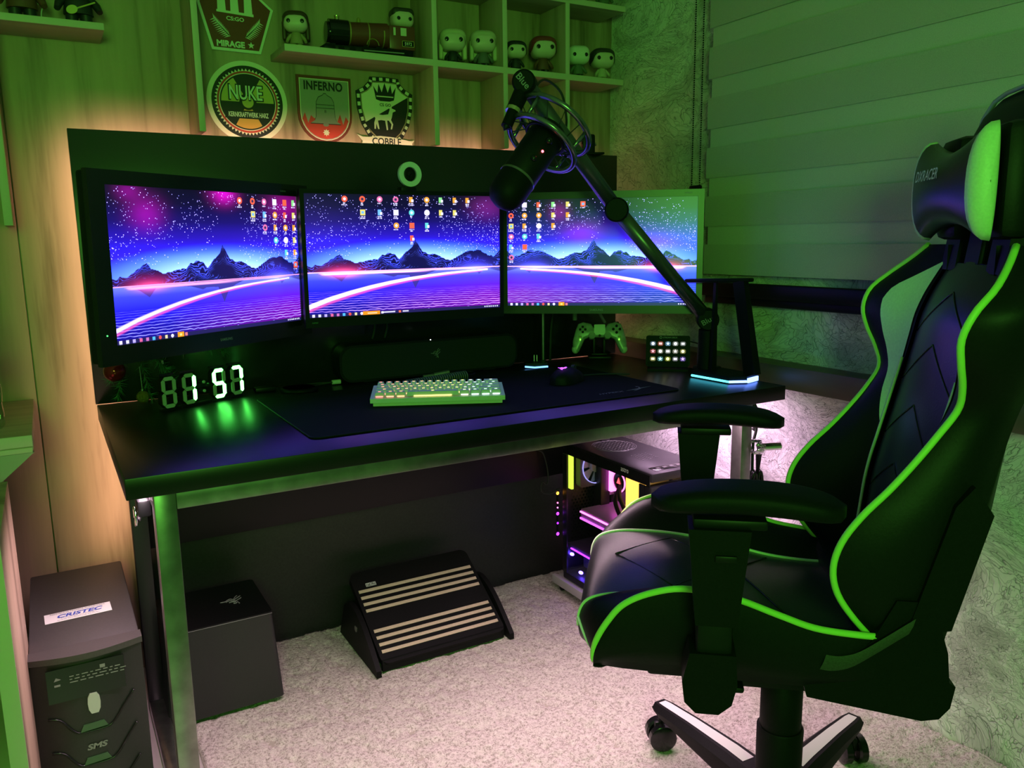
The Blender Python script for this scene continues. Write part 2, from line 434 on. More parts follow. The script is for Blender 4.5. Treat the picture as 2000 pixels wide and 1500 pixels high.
# nuke
s = sign('round_sign', 'round wall sign with radiation trefoil and white toothed rim', .5095, 1.487)
sp(s, 'backing_plate', circ(.103, 72), 0, .005, SCRM)
sp(s, 'black_ring', circ(.091, 72), .005, .0054, SBLK)
n = 56; teeth = [((.084 if i % 2 == 0 else .077) * math.cos(math.pi * i / n), (.084 if i % 2 == 0 else .077) * math.sin(math.pi * i / n)) for i in range(2 * n)]
sp(s, 'toothed_ring', teeth, .0054, .0057, SCRM); sp(s, 'red_ring', circ(.0795 - .002, 64), .0057, .006, SRED)
sp(s, 'inner_ring', circ(.0725, 64), .006, .0062, SCRM); sp(s, 'dark_disc', circ(.0705, 64), .0062, .0065, SBLK)


def wedge(a0, a1, r0, r1, n=10): return [(r1 * math.cos(R(a0 + (a1 - a0) * i / n)), r1 * math.sin(R(a0 + (a1 - a0) * i / n))) for i in range(n + 1)] + [(r0 * math.cos(R(a1 + (a0 - a1) * i / n)), r0 * math.sin(R(a1 + (a0 - a1) * i / n))) for i in range(n + 1)]


for a in (0, 120):
    sp(s, 'trefoil_blade', wedge(a, a + 60, .022, .067), .0065, .0068, SYEL)
sp(s, 'trefoil_blade', wedge(240, 300, .020, .067), .0065, .0068, SORA)
sp(s, 'trefoil_hub', circ(.0145, 24), .0066, .0069, SYEL)
sp(s, 'dark_bar', [(-.06, -.042), (.06, -.042), (.06, -.0215), (-.06, -.0215)], .0068, .0070, SBLK)
letters('NUKE', s, SBLK, M_ @ T(-.004, .023, .0071), .090, .042, off=.05, name='lettering_outline')
letters('NUKE', s, SGRN, M_ @ T(-.004, .023, .0074), .084, .036, off=.012)
letters('KERNKRAFTWERK HARZ', s, SGRN, M_ @ T(.0, -.032, .0073), .102, .0125, off=.025)
# inferno
s = sign('bell_shield_sign', 'grey shield wall sign showing a bell above red flames', .7165, 1.483)


def ushield(w_, top, bot, n=14): return [(-w_, top), (-w_, bot + w_ * 1.0)] + [(-w_ * math.cos(math.pi * i / n), bot + w_ * 1.0 - w_ * 1.0 * math.sin(math.pi * i / n)) for i in range(1, n)] + [(w_, bot + w_ * 1.0), (w_, top)]


sp(s, 'backing_plate', ushield(.076, .086, -.090), 0, .005, RED); sp(s, 'pale_line', ushield(.069, .078, -.083), .005, .0053, SCRM)
sp(s, 'field', ushield(.067, .076, -.081), .0053, .0056, SGREY)
fl = [(-.0655, -.03)] + [(-.0655 + .131 * i / 16, -.036 + (.018 if i % 2 else .004) + .008 * math.sin(i * 2.1)) for i in range(1, 16)] + [(.0655, -.03)] + [(.065 * math.cos(math.pi * i / 12), -.015 - .064 * math.sin(math.pi * i / 12)) for i in range(1, 12)]
sp(s, 'flames', fl, .0056, .0058, SRED)
letters('INFERNO', s, SBLK, M_ @ T(-.003, .060, .0062), .108, .024, off=.035, space=1.06)
bell = [(-.006, .036), (-.018, .030), (-.024, .018), (-.026, -.02), (-.030, -.030), (-.042, -.038), (.042, -.038), (.030, -.030), (.026, -.02), (.024, .018), (.018, .030), (.006, .036), (.003, .04), (-.003, .04)]
sp(s, 'bell_outline', scale(bell, 1.05), .0058, .0060, SBLK); sp(s, 'bell', bell, .0060, .0063, BELL)
sp(s, 'bell_band', [(-.026, .012), (.026, .012), (.026, .0105), (-.026, .0105)], .0063, .0064, SBLK); sp(s, 'bell_band', [(-.026, .003), (.026, .003), (.026, .0015), (-.026, .0015)], .0063, .0064, SBLK)
sp(s, 'clapper', circ(.008, 14, 0, -.041, .005), .0058, .0063, BELL); sp(s, 'flame_star', star(.010, 8, .6, (0, -.062)), .0058, .0063, SCRM)
letters('B', s, SBLK, M_ @ T(0, -.006, .0066), .005)
# cobble
s = sign('stag_shield_sign', 'black and pale shield wall sign with crown, stag and cream banner', .892, 1.49)
half = [(0, .092), (.043, .090), (.046, .078), (.062, .062), (.085, .050), (.083, .005), (.072, -.038), (.052, -.072), (.030, -.092), (0, -.10)]
SH = half + [(-x, y) for x, y in half[::-1][1:-1]]
sp(s, 'backing_plate', SH, 0, .005, SBLK); sp(s, 'gold_line', scale(SH, .855, (0, 0)), .005, .0053, SGOLD); sp(s, 'field', scale(SH, .82), .0053, .0056, SCRM)
inn = scale(SH, .82)
dark = [p for p in inn if p[1] < -.035 + .0 or p[0] > .05]
sp(s, 'dark_field', [(-.064, -.036), (.0695, .041), (.068, .004), (.059, -.031), (.0426, -.059), (.0246, -.0754), (0, -.082), (-.0246, -.0754), (-.0426, -.059)], .0056, .0058, SBLK)
rim = MB(); pm = scale(SH, .93)
for i in range(len(pm)):
    a = Vector(pm[i]); b = Vector(pm[(i + 1) % len(pm)]); L = (b - a).length; d = (b - a) / L; nn = Vector((-d.y, d.x)) * .0042; k = max(1, round(L / .021))
    for j in range(k):
        p = a + d * L * (j + .25) / k; e = a + d * L * (j + .75) / k
        rim.prism([tuple(p - nn), tuple(e - nn), tuple(e + nn), tuple(p + nn)], .0004, FACE_S @ T(0, 0, .005))
obj('checkered_rim', rim, SCRM, s, 0)
sp(s, 'crown', [(-.027, .030), (-.034, .066), (-.022, .048), (-.018, .072), (-.009, .050), (0, .076), (.009, .050), (.018, .072), (.022, .048), (.034, .066), (.027, .030), (.014, .026), (-.014, .026)], .0058, .0061, SBLK)
sp(s, 'crown_band', [(-.026, .040), (.026, .040), (.025, .037), (-.025, .037)], .0061, .0063, SCRM)
letters('CS GO', s, SBLK, M_ @ T(0, .016, .0062), .034, .008, off=.02)
stag = [(-.036, -.012), (-.030, -.009), (-.010, -.012), (.008, -.009), (.013, .004), (.012, .008), (.006, .012), (.003, .020), (.005, .020), (.008, .014), (.012, .012), (.010, .020), (.0125, .024), (.014, .014), (.016, .010), (.019, .020), (.021, .020), (.019, .008), (.030, .004), (.031, .001), (.022, -.003), (.019, -.016), (.016, -.024), (.022, -.036), (.018, -.050), (.014, -.050), (.017, -.036), (.009, -.026), (.004, -.026), (.006, -.052), (.002, -.053), (-.002, -.027), (-.014, -.026), (-.024, -.028), (-.022, -.038), (-.020, -.051), (-.024, -.051), (-.029, -.036), (-.031, -.051), (-.035, -.051), (-.035, -.034), (-.031, -.022), (-.036, -.014)]
sp(s, 'stag', stag, .0058, .0062, SCRM)
ban = [(-.088, -.068), (-.072, -.074), (-.055, -.074), (-.02, -.070), (.02, -.072), (.055, -.078), (.07, -.08), (.086, -.078), (.078, -.088), (.084, -.104), (.060, -.104), (.05, -.100), (.0, -.094), (-.05, -.098), (-.06, -.102), (-.078, -.100), (-.072, -.086)]
sp(s, 'banner', ban, .0062, .0075, SCRM)
letters('COBBLE', s, SBLK, M_ @ T(0, -.085, .0079), .088, .020, off=.02)

# ------------------------------------------------------------------ left furniture
cn = thing('wall_counter', 'pale oak counter with sloping bracket on the left wall holding a bottle', 'counter', (-.05, 1.82, .755))
obj('counter_top', MB().span((-.7, .001, -.030), (0, .44, 0), bev=.0012), OAKX, cn, 30)
obj('edge_band', MB().span((-.7, -.001, -.0225), (-.001, .001, -.0005), bev=.0004), EDGE, cn, 30)
obj('edge_band', MB().span((-.7, -.001, -.035), (-.002, .001, -.025), bev=.0004), EDGE, cn, 30)
obj('bracket', MB().prism([(0, -.036), (-.7, -.036), (-.7, -.55), (-.6, -.55), (-.12, -.14)], .018, T(0, .02, 0) @ FACE_S), mat('grey_bracket', (.42, .40, .37), .5), cn, 0)
ls = thing('open_cabinet', 'low open cabinet with pale green lit upright edge at lower left corner', 'cabinet', (-.12, 1.38, -.012))
obj('side_panel', MB().span((0, .002, 0), (.024, .36, .70), bev=.001), OAK, ls, 30)
obj('edge_band', MB().span((0, -.001, 0), (.024, .0019, .70), bev=.0004), EDGE, ls, 30)
for z in (.06, .26, .50): obj('shelf_board', MB().span((-.6, .004, z), (-.0005, .34, z + .018), bev=.001), EDGE, ls, 30)
obj('back_board', MB().span((-.6, .345, 0), (-.0005, .36, .70)), OAK, ls, 30)
wc = thing('drawer_cabinet', 'white painted drawer cabinet beneath the counter at far left', 'cabinet', (-.131, 1.96, -.012))
obj('body', MB().span((-.5, 0, 0), (0, .295, .62), bev=.002), mat('white_paint', (.6, .56, .54), .5), wc, 30)
for z in (.02, .22, .42): obj('drawer_front', MB().span((-.495, -.014, z), (-.005, -.001, z + .18), bev=.002), mat('white_paint_front', (.62, .58, .56), .5), wc, 30)

bt = thing('water_bottle', 'clear plastic water bottle standing on the left counter', 'bottle', (-.128, 1.93, .7555))
prof = [(.001, .002), (.026, .0), (.031, .006), (.032, .03), (.030, .05), (.032, .065), (.032, .088), (.027, .098), (.025, .105), (.027, .112), (.0315, .118), (.0315, .155), (.030, .162), (.026, .185), (.015, .205), (.012, .212), (.012, .224)]
obj('bottle_body', MB().lathe(prof, n=28), CLEAR, bt, 60)
obj('bottle_label', MB().lathe([(.0318, .12), (.0322, .12), (.0322, .152), (.0318, .152)], n=28), mat('bottle_label', (.45, .6, .42), .5), bt, 30)
obj('bottle_cap', MB().lathe([(.014, .213), (.0142, .228), (.012, .229)], n=20), mat('blue_cap', (.2, .25, .7), .4), bt, 30)
# ------------------------------------------------------------------ desk and back panels
DZ = .755
dk = thing('computer_desk', 'wide glossy black desk on a chrome tube frame carrying three monitors', 'desk', (.83, 1.75, 0))
obj('desktop', MB().span((-.751, -.372, DZ - .036), (.751, .338, DZ), bev=.0018), DESK, dk, 30)
fx0, fx1, fy0, fy1, TT = -.709, .668, -.345, .275, .035
for nm, a, b in (('front_beam', (fx0, fy0, .684), (fx1, fy0 + .025, .7185)), ('rear_beam', (fx0 + TT, fy1 - .025, .684), (fx1 - TT, fy1, .7185)),):
    obj(nm, MB().span((a[0] + TT if nm == 'front_beam' else a[0], a[1], a[2]), (b[0] - TT if nm == 'front_beam' else b[0], b[1], b[2]), bev=.0015), STEEL, dk, 30)
for x in (fx0, fx1 - TT):
    for y in (fy0, fy1 - TT): obj('leg', MB().span((x, y, .004), (x + TT, y + TT, .7185), bev=.0018), STEEL if y == fy0 else BLK, dk, 30)
    obj('bottom_runner', MB().span((x, fy0 + TT, .004), (x + TT, fy1 - TT, .034), bev=.0015), STEEL, dk, 30)
    obj('top_runner', MB().span((x, fy0 + TT, .684), (x + TT, fy1 - TT, .7185), bev=.0015), STEEL, dk, 30)
PINKG = glow('pink_led', (1, .6, .74), 2)
st = obj('led_strip', MB().span((-.6, -.3, .7165), (.6, -.29, .7185)), PINKG, dk, 0)
bp = thing('monitor_back_panel', 'large black satin panel standing behind the monitors, lit from behind', 'panel', (.834, 2.10, .755))
obj('board', MB().span((-.757, -.009, .0005), (.757, .011, .623), bev=.001), PANEL, bp, 30)
AMB = glow('amber_led', (1, .5, .25), .6)
for a, b in (((-.72, .0125, .570), (.72, .0145, .580)), ((-.72, .0125, .05), (-.71, .0145, .56)), ((.71, .0125, .05), (.72, .0145, .56))): obj('led_strip', MB().span(a, b), AMB, bp, 0)
for x in (-.6, .6): obj('standoff', MB().span((x - .02, .0125, .2), (x + .02, .164, .24)), PLA, bp, 0)
tag(obj('modesty_board', MB().span((.157, 2.095, .380), (1.462, 2.112, .683), bev=.001), PANEL2, None, 30), 'black modesty board hung under the rear of the desk', 'panel')
tag(obj('kick_board', MB().span((.137, 2.215, -.011), (1.50, 2.24, .66), bev=.001), KICK, None, 30), 'tall dark grey board standing on the floor behind the footrest', 'panel')

# ------------------------------------------------------------------ wallpaper pictures for the screens
W_, H_ = 800, 450


def wallpaper(kind):
    u, v = np.meshgrid((np.arange(W_) + .5) / W_, (np.arange(H_) + .5) / H_)
    if kind == 'right': uu = 1 - u
    else: uu = u
    hz = .365; C = np.zeros((H_, W_, 3)); g = np.random.default_rng(11)

    def over(c, a): nonlocal C; C = C * (1 - a[..., None]) + np.array(c) * a[..., None]

    def st(stops, x): xs = [s[0] for s in stops]; return np.stack([np.interp(x, xs, [s[1][i] for s in stops]) for i in range(3)], -1)
    sky = st([(hz, (.55, .95, 1.5)), (.43, (.38, .62, 1.5)), (.50, (.14, .16, 1.3)), (.60, (.045, .03, .85)), (.74, (.022, .009, .30)), (.88, (.012, .006, .06)), (1, (.008, .004, .03))], v - .10 * (1 - 4.2 * (uu - .52) ** 2) * 0)
    rr = np.sqrt(((uu - .53) / .62) ** 2 + ((v - hz) / .245) ** 2)
    glow_ = np.clip(1.12 - rr, 0, 1) ** .8
    sky = sky * .0 + st([(hz, (.09, .07, 1.1)), (.55, (.05, .02, 1.0)), (.66, (.03, .008, .60)), (.78, (.012, .004, .17)), (.90, (.006, .003, .04)), (1, (.005, .003, .018))], v) + np.stack([1.7 * glow_ ** 2.6, 2.3 * glow_ ** 1.8, 1.8 * glow_ ** .9], -1) * np.clip((.75 - v) * 5, 0, 1)[..., None]
    C = sky * np.array((.85, .9, 1.0))

    def blob(cx, cy, sx, sy, col, k): nonlocal C; C = C + np.exp(-((uu - cx) / sx) ** 2 - ((v - cy) / sy) ** 2)[..., None] * np.array(col) * k
    if kind == 'left':
        blob(.17, .83, .07, .10, (.55, .0, .55), .55); blob(.10, .97, .05, .06, (.5, 0, .5), .4); blob(.56, .99, .06, .07, (1, 0, .8), .8); blob(.92, .92, .10, .10, (.6, .0, .45), .5)
    elif kind == 'centre': blob(.93, .9, .09, .1, (.3, .02, .35), .5); blob(.05, .75, .2, .2, (.02, .01, .08), .6)
    else: blob(.60, .68, .10, .10, (.3, .0, .5), .7); blob(.72, .88, .05, .08, (.4, .0, .4), .45); blob(.22, .57, .12, .10, (.28, .0, .7), .6)
    # stars
    cl = fbm(H_, W_, 5, 3, 21); sm = np.zeros((H_, W_))
    for _ in range(2600):
        x = int(g.random() * (W_ - 3)); y = int((.50 + .5 * g.random() ** .9) * (H_ - 3))
        if g.random() < .42 + 1.1 * cl[y, x]:
            sm[y:y + 1 + (g.random() < .75), x:x + 1 + (g.random() < .7)] = .5 + 1.4 * g.random()
    C = C + sm[..., None] * np.array((.85, .85, 1.25))
    # mountains
    xs = np.array([0, .06, .10, .155, .20, .24, .30, .34, .37, .41, .45, .49, .52, .535, .56, .60, .64, .68, .72, .77, .80, .835, .86, .89, .93, .97, 1.0])
    hs = np.array([.05, .065, .10, .155, .10, .075, .11, .10, .15, .155, .12, .17, .21, .275, .20, .15, .145, .10, .085, .12, .15, .18, .165, .175, .125, .12, .17])
    rd = np.interp(uu, xs, hs) * .92 + (fbm(2, W_, 40, 3, 4)[0][None] if kind != 'right' else fbm(2, W_, 40, 3, 4)[0][::-1][None]) * .022
    t_ = (v - hz) / np.maximum(rd, .01)
    ins = (v > hz) & (t_ < 1)
    over((.008, .006, .085), ins * 1.0)
    wav = fbm(H_, W_, 14, 4, 8)
    ph = (v - hz) * 52 - rd * 22 + wav * 4.0
    ln = np.clip(1 - np.abs(ph - np.round(ph)) * 5.0, 0, 1) * ins * np.clip(.25 + wav * 1.6 + .4 * t_, 0, 1)
    C = C + ln[..., None] * np.array((.13, .20, 1.6)) * 1.1
    over((.06, .04, .9), ins * np.exp(-((uu - .86) / .09) ** 2 - ((v - hz - .03) / .06) ** 2) * .8)
    over((.55, .02, .22), ins * np.exp(-((uu - .17) / .10) ** 2 - ((v - hz - .01) / .05) ** 2) * .85)
    # water
    wat = v < hz; d = (hz - v) / hz
    wc_ = st([(0, (.20, .27, 1.2)), (.18, (.06, .075, 1.15)), (.45, (.020, .012, .85)), (.75, (.014, .006, .50)), (1, (.010, .004, .30))], d)
    pr = np.clip((uu - .25) * 1.5, 0, 1) * np.clip(d * 1.6, 0, 1)
    wc_ = wc_ * (1 - .55 * pr[..., None]) + np.array((.34, .0, .50)) * (.6 * pr)[..., None]
    C = np.where(wat[..., None], wc_, C)
    rf = wat & (d < np.interp(uu, [0, .08, .12, .16, .2, .36, .42, .44, .5, .53, .56, .6, .66, .8, .86, .88, .92, 1], [0, 0, .1, .24, .02, .08, .16, .12, .13, .48, .2, .1, 0, 0, .0, .16, 0, .1]) * .9)
    over((.05, .035, .32), rf * .85)
    for i in range(11):
        i = i * 1.2; yy = hz * (1 - (.44 + .50 * (i / 12) ** 1.15)); amp = .0006 + .0016 * i / 12
        wob = fbm(2, W_, 50, 2, 40 + int(i))[0][None] * amp * 3
        th = .0013 + .0016 * i / 12
        C = C + (np.clip(1.3 - np.abs(v - yy - wob) / th, 0, 1) * (.5 + .8 * np.clip(.5 + fbm(2, W_, 30, 2, 70 + int(i))[0][None], 0, 1)))[..., None] * (np.array((.62, .62, 1.2)) if kind != 'centre' else np.array((1.0, .6, 1.1))) * (.2 + .8 * i / 12)
    # light trails
    k = 1.0 if kind == 'left' else 1.9
    for yy, x0, x1, th in ((hz + .004, -.1, 1.1, .0032), (hz - .012, .06, .62, .0075), (hz - .006, .05, .95, .004)):
        m_ = np.clip(1.4 - np.abs(v - (yy + .010 * (uu - .3))) / th, 0, 1) * np.clip((uu - x0) * 40, 0, 1) * np.clip((x1 - uu) * 9, 0, 1)
        over((1.3 * k, .55 * k, .95 * k), np.clip(m_, 0, 1))
    cy_ = np.interp(uu, [0, .1, .2, .3, .4, .5, .6, .7, .8, .92], [.085, .145, .192, .232, .265, .292, .312, .328, .340, .352])
    th = np.interp(uu, [0, .5, .95], [.021, .013, .006]) * (1 if kind != 'left' else .8)
    m_ = np.clip(1.5 - np.abs(v - cy_) / th * 1.3, 0, 1) * (uu < .93)
    over((1.5 * k, 1.25 * k, 1.5 * k), m_)
    m2 = np.clip(1 - np.abs(v - cy_ + th * 1.5) / (th * .9), 0, 1) * (uu < .9); over((1.2, .12, .55), m2 * .8)
    C = C + (np.exp(-((uu - .17) / .07) ** 2 - ((v - hz + .01) / .03) ** 2))[..., None] * np.array((1.3, .15, .4)) * k * .8
    C = C + (np.exp(-((uu - .86) / .08) ** 2 - ((v - hz) / .03) ** 2))[..., None] * np.array((.3, .35, 1.2)) * .8
    # desktop icons

    def rect(cx, cy, wx, hy, col):
        x0, x1 = int((cx - wx / 2) * W_), int((cx + wx / 2) * W_) + 1; y0_, y1_ = int((cy - hy / 2) * H_), int((cy + hy / 2) * H_) + 1
        C[max(y0_, 0):y1_, max(x0, 0):x1] = col

    def disc(cx, cy, r, col): C[((u - cx) * 16 / 9) ** 2 + (v - cy) ** 2 < r * r] = col
    pal = [(1.1, 1.1, 1.1), (1.1, .15, .08), (1.0, .45, .05), (.9, .8, .2), (.2, .6, 1.0), (.15, .8, .7), (.3, .9, .3), (.9, .2, .5), (1.1, 1.1, 1.1)]
    lay = {'left': ([.645, .72, .79, .855, .92, .978], [1, 2, 3, 4, 5, 6], .055, .0975), 'centre': ([.19, .275, .36, .44, .52, .60, .675, .75, .82], [1, 2, 2, 3, 4, 3, 2, 2, 1], .04, .108), 'right': ([.022, .095, .172, .25, .328, .407], [6, 5, 4, 3, 2, 1], .05, .098)}[kind]
    for i, (x, c) in enumerate(zip(lay[0], lay[1])):
        for j in range(c):
            yv = 1 - lay[2] - lay[3] * j; col = pal[g.integers(0, len(pal))]; sh = g.integers(0, 3)
            if sh == 0: rect(x, yv, .024, .045, col); rect(x, yv, .011, .018, pal[g.integers(0, 9)])
            elif sh == 1: disc(x, yv, .025, col); disc(x, yv, .011, (.03, .03, .1) if g.random() < .5 else (1, 1, 1))
            else: rect(x - .003, yv, .016, .044, col); rect(x + .006, yv - .008, .010, .020, (1, 1, 1))
            for q_ in range(1 + (g.random() < .6)):
                ww = .012 + .018 * g.random()
                for e in range(int(ww * W_ / 2.2)):
                    if g.random() < .85: rect(x - ww / 2 + e * 2.2 / W_, yv - .034 - .013 * q_, .0008, .006, (1, 1, 1))
    # task bar
    rect(.5, .012, 1, .026, (.02, .015, .12)); tx = .02
    for i in range(11 if kind != 'centre' else 9):
        col = [(1, 1, 1), (.9, .9, .9), (.6, .5, 1), (.9, .15, .4), (.7, .2, .6), (.1, .6, .9), (.9, .1, .1), (1, .9, .5), (1, 1, 1), (.9, .9, .9), (.9, .25, .3)][i]
        if i in (6, 8): disc(tx, .014, .012, col)
        else: rect(tx, .014, .011, .020, col)
        tx += .029 + (.01 if kind != 'centre' and i == 8 else 0)
    if kind == 'centre': rect(.30, .014, .085, .034, (1.0, .36, .02)); rect(.305, .014, .045, .007, (1, .8, .5)); rect(.39, .014, .06, .008, (.8, .8, .8)); rect(.475, .014, .03, .008, (.8, .8, .8)); rect(.355, .014, .01, .016, (1, 1, 1)); rect(.445, .014, .01, .016, (1, .2, .1))
    else: rect(.293, .014, .03, .036, (1.0, .42, .02)); rect(.293, .014, .009, .012, (1, .9, .3))
    for i in range(7): rect(.985 - .012 * i, .014, .006, .010, (.9, .9, .9))
    C[..., 2] *= 1 + 1.5 * np.clip(C[..., 2] - .55, 0, 1); C[..., 0] *= 1 + .5 * np.clip(C[..., 0] - .9, 0, 1)
    img = bpy.data.images.new('wallpaper_' + kind, W_, H_, float_buffer=True, alpha=False)
    img.colorspace_settings.name = 'Linear Rec.709'
    px_ = np.ones((H_, W_, 4), np.float32); px_[..., :3] = C; img.pixels.foreach_set(px_.ravel()); img.update(); img.pack(); return img


SCREEN_GAIN = 1.05


def screen_mat(kind):
    m = mat('screen_' + kind, (.004, .004, .004), .28); t = NT(m); tx = t.n('TexImage'); tx.image = wallpaper(kind); tx.extension = 'EXTEND'
    t.l(tx.outputs[0], t.b.inputs['Emission Color']); t.b.inputs['Emission Strength'].default_value = SCREEN_GAIN; return m


def monitor(kind, label, x, y, z, rz, tilt, bez, mount, txt):
    sw, sh = .51, .287; bl, bt_, bb = bez
    r = thing('monitor', label, 'monitor', (x, y, z), rz)
    r.rotation_euler = (tilt, 0, rz)                                   # origin: lower left corner of the picture, facing -Y
    x0, x1, z0, z1 = -bl, sw + bl, -bb, sh + bt_
    obj('bezel', MB().ring([(x0, z0), (x1, z0), (x1, z1), (x0, z1)], [(0, 0), (sw, 0), (sw, sh), (0, sh)], .012, FACE_S @ T(0, 0, -.008)), bez_mat[kind], r, 30)
    obj('rear_housing', MB().span((x0 + .002, .0085, z0 + .002), (x1 - .002, .030, z1 - .002), bev=.006), PLA, r, 30)
    p = MB().add([(0, 0, 0), (sw, 0, 0), (sw, 0, sh), (0, 0, sh)], [(0, 1, 2, 3)])
    o = obj('screen', p, screen_mat(kind), r, 0)
    uvl = o.data.uv_layers.new(name='UVMap')
    for li, c in zip(range(4), [(0, 0), (1, 0), (1, 1), (0, 1)]):
        vi = o.data.loops[li].vertex_index; uvl.data[li].uv = [(0, 0), (1, 0), (1, 1), (0, 1)][vi]
    m_ = MB(); m_.box((sw / 2, .036, sh / 2), (.10, .012, .10), bev=.003); m_.tube([(sw / 2, .04, sh / 2)] + mount, .014, 12)
    obj('mount_arm', m_, PLA, r, 30)
    for s_, wx, cx, cz, mt in txt: letters(s_, r, mt, FACE_S @ T(cx, cz, .0045), wx, off=.01)
    return r


BZ = mat('piano_black_bezel', (.010, .010, .011), .22); BZG = mat('grey_black_bezel', (.03, .03, .03), .32)
bez_mat = {'left': BZ, 'centre': PLA, 'right': BZG}
mL = monitor('left', 'left monitor, angled inward, with thick glossy black bezel', .103, 1.631, .941, .602, .0234, (.034, .026, .036), [(.26, .14, .14), (.50, .211, .14)], [('SAMSUNG', .034, .265, -.018, GREY), ('S23B550', .018, .46, .297, DIM)])
obj('power_light', MB().sph((-.020, -.0045, .02), .0015, 8, 6), glow('green_pilot', (.1, 1, .2), 2), mL)
mC = monitor('centre', 'middle monitor with thin bezel, facing forward below the ring light', .534, 1.885, .947, -.015, .0234, (.010, .010, .024), [(.255, .12, .12), (.255, .188, .12)], [('G-SYNC', .014, .012, -.012, mat('green_print', (.1, .35, .1), .5))])
mR = monitor('right', 'right monitor, angled inward behind the microphone arm', 1.112, 1.953, .943, -.682, -.02, (.016, .018, .022), [(.24, .10, .14), (.0, .168, .14)], [('SAMSUNG', .036, .245, -.0115, GREY), ('S24E310', .020, .485, .296, GREY)])
# ------------------------------------------------------------------ things on the desk
def at(name, label, cat, x, y, z=DZ, rz=0, group=None): return thing(name, label, cat, (x, y, z), rz, group)


# desk mat
mp = at('mousepad', 'wide black cloth desk mat under the keyboard and mouse', 'mousepad', .865, 1.702)
obj('cloth', MB().prism(rrect(.912, .462, .018), .0036, T(0, 0, .0002)), FABRIC, mp, 30)
e = MB(); e.tube([(x, y, .0022) for x, y in rrect(.912, .462, .018)], .0019, 6, closed=True); obj('stitched_edge', e, PLM, mp, 180)
lg = MB()
Lm = T(.365, -.172, .0040)
lg.prism([(-.035, -.004), (.0, .004), (.03, .010), (.055, .012), (.03, .006), (.0, -.002)], .0002, Lm); lg.prism([(.012, .006), (.022, .022), (.024, .022), (.018, .006)], .0002, Lm); lg.prism([(-.02, -.014), (.01, .002), (.014, .0), (-.01, -.012)], .0002, Lm)
lg.sph(Lm @ Vector((.022, .027, 0)), (.0035, .0035, .0002), 10, 4)
obj('logo', lg, DIM, mp, 0); letters('HYPERX', mp, DIM, T(.285, -.178, .0040), .075, .011, shear=.3, off=.01)

# keyboard
kb = at('keyboard', 'small white keyboard with rainbow backlight standing on the desk mat', 'keyboard', .603, 1.686, DZ + .0042, R(-25.2))
KW, KD = .302, .106
KM = noisy('keyboard_white', (.66, .66, .62), .4, 200, .0002, .1, .03); KEY = mat('keycap_white', (.62, .63, .58), .35)
tl = Euler((R(6.5), 0, 0)).to_matrix().to_4x4()
obj('lower_case', MB().prism([(.006, 0), (.006, .010), (KD - .006, .022), (KD - .006, 0)], KW - .012, Matrix(((0, 0, 1, .006), (1, 0, 0, 0), (0, 1, 0, 0), (0, 0, 0, 1)))), KM, kb, 30)
obj('upper_case', MB().prism([(0, .008), (0, .018), (KD, .030), (KD, .020)], KW, Matrix(((0, 0, 1, 0), (1, 0, 0, 0), (0, 1, 0, 0), (0, 0, 0, 1)))), KM, kb, 30)
rows = [[1.25, 1.25, 1.25, 6.25, 1.25, 1.25, 1.25, 1.25], [2.25] + [1] * 10 + [2.75], [1.75] + [1] * 11 + [2.25], [1.5] + [1] * 12 + [1.5], [1] * 13 + [2]]
U_ = .01905; kmesh = {}
import colorsys
GL = [glow('key_glow', tuple(c * .8 + .1 for c in colorsys.hsv_to_rgb(.01 + .20 * min(i, 9) / 9 if i < 10 else .42, .85 if i < 9 else .35, 1)), 2.2) for i in range(13)]
glw = {i: MB() for i in range(13)}
for r_, row in enumerate(rows):
    x = .0085
    for wk in row:
        key = (wk,)
        L = wk * U_ - .0012; cx = x + wk * U_ / 2; cy = .0062 + (r_ + .5) * U_; cz = .0185 + cy * .113
        if key not in kmesh:
            q = MB(); b, tp, h = (L / 2, U_ / 2 - .0006), (L / 2 - .0028, U_ / 2 - .0040), .0085
            q.add([(-b[0], -b[1], 0), (b[0], -b[1], 0), (b[0], b[1], 0), (-b[0], b[1], 0), (-tp[0], -tp[1] + .001, h), (tp[0], -tp[1] + .001, h), (tp[0], tp[1] + .0015, h), (-tp[0], tp[1] + .0015, h)],
                  [(3, 2, 1, 0), (4, 5, 6, 7), (0, 1, 5, 4), (1, 2, 6, 5), (2, 3, 7, 6), (3, 0, 4, 7)])
            kmesh[key] = obj('keycap', q, KEY, kb, 0); k = kmesh[key]
        else:
            k = kmesh[key].copy(); COL.objects.link(k); k.parent = kb
        k.matrix_local = T(cx, cy, cz + .002) @ rot(R(6.5), 'X')
        glw[min(12, int(cx / KW * 13))].box((cx, cy - .0098, cz + .0012), (L * .72, .0014, .0026)); x += wk * U_
        glw[min(12, int(cx / KW * 13))].box((cx, cy + .0020, cz + .0110), (min(L * .5, .006), .0026, .0006))
for i, q in glw.items():
    if q.v: obj('key_light', q, GL[i], kb, 0)
cc = at('coiled_cable', 'coiled black aviator cable lying behind the white keyboard', 'cable', .850, 1.865, DZ + .0045)
cp = []
for i in range(340):
    a = i / 340; cp.append(Vector((-.10 + .19 * a, -.035 + .045 * a, .0135)) + Vector((0, math.cos(a * 170) * .0115, math.sin(a * 170) * .0115)))
obj('coil', MB().tube(cp, .0022, 5), mat('grey_rubber_coil', (.10, .10, .10), .45), cc, 180)
obj('connector', MB().cyl((.055, .045, .020), (.015, .052, .014), .0085).cyl((.015, .052, .014), (-.015, .056, .012), .0065), STEEL, cc, 40)
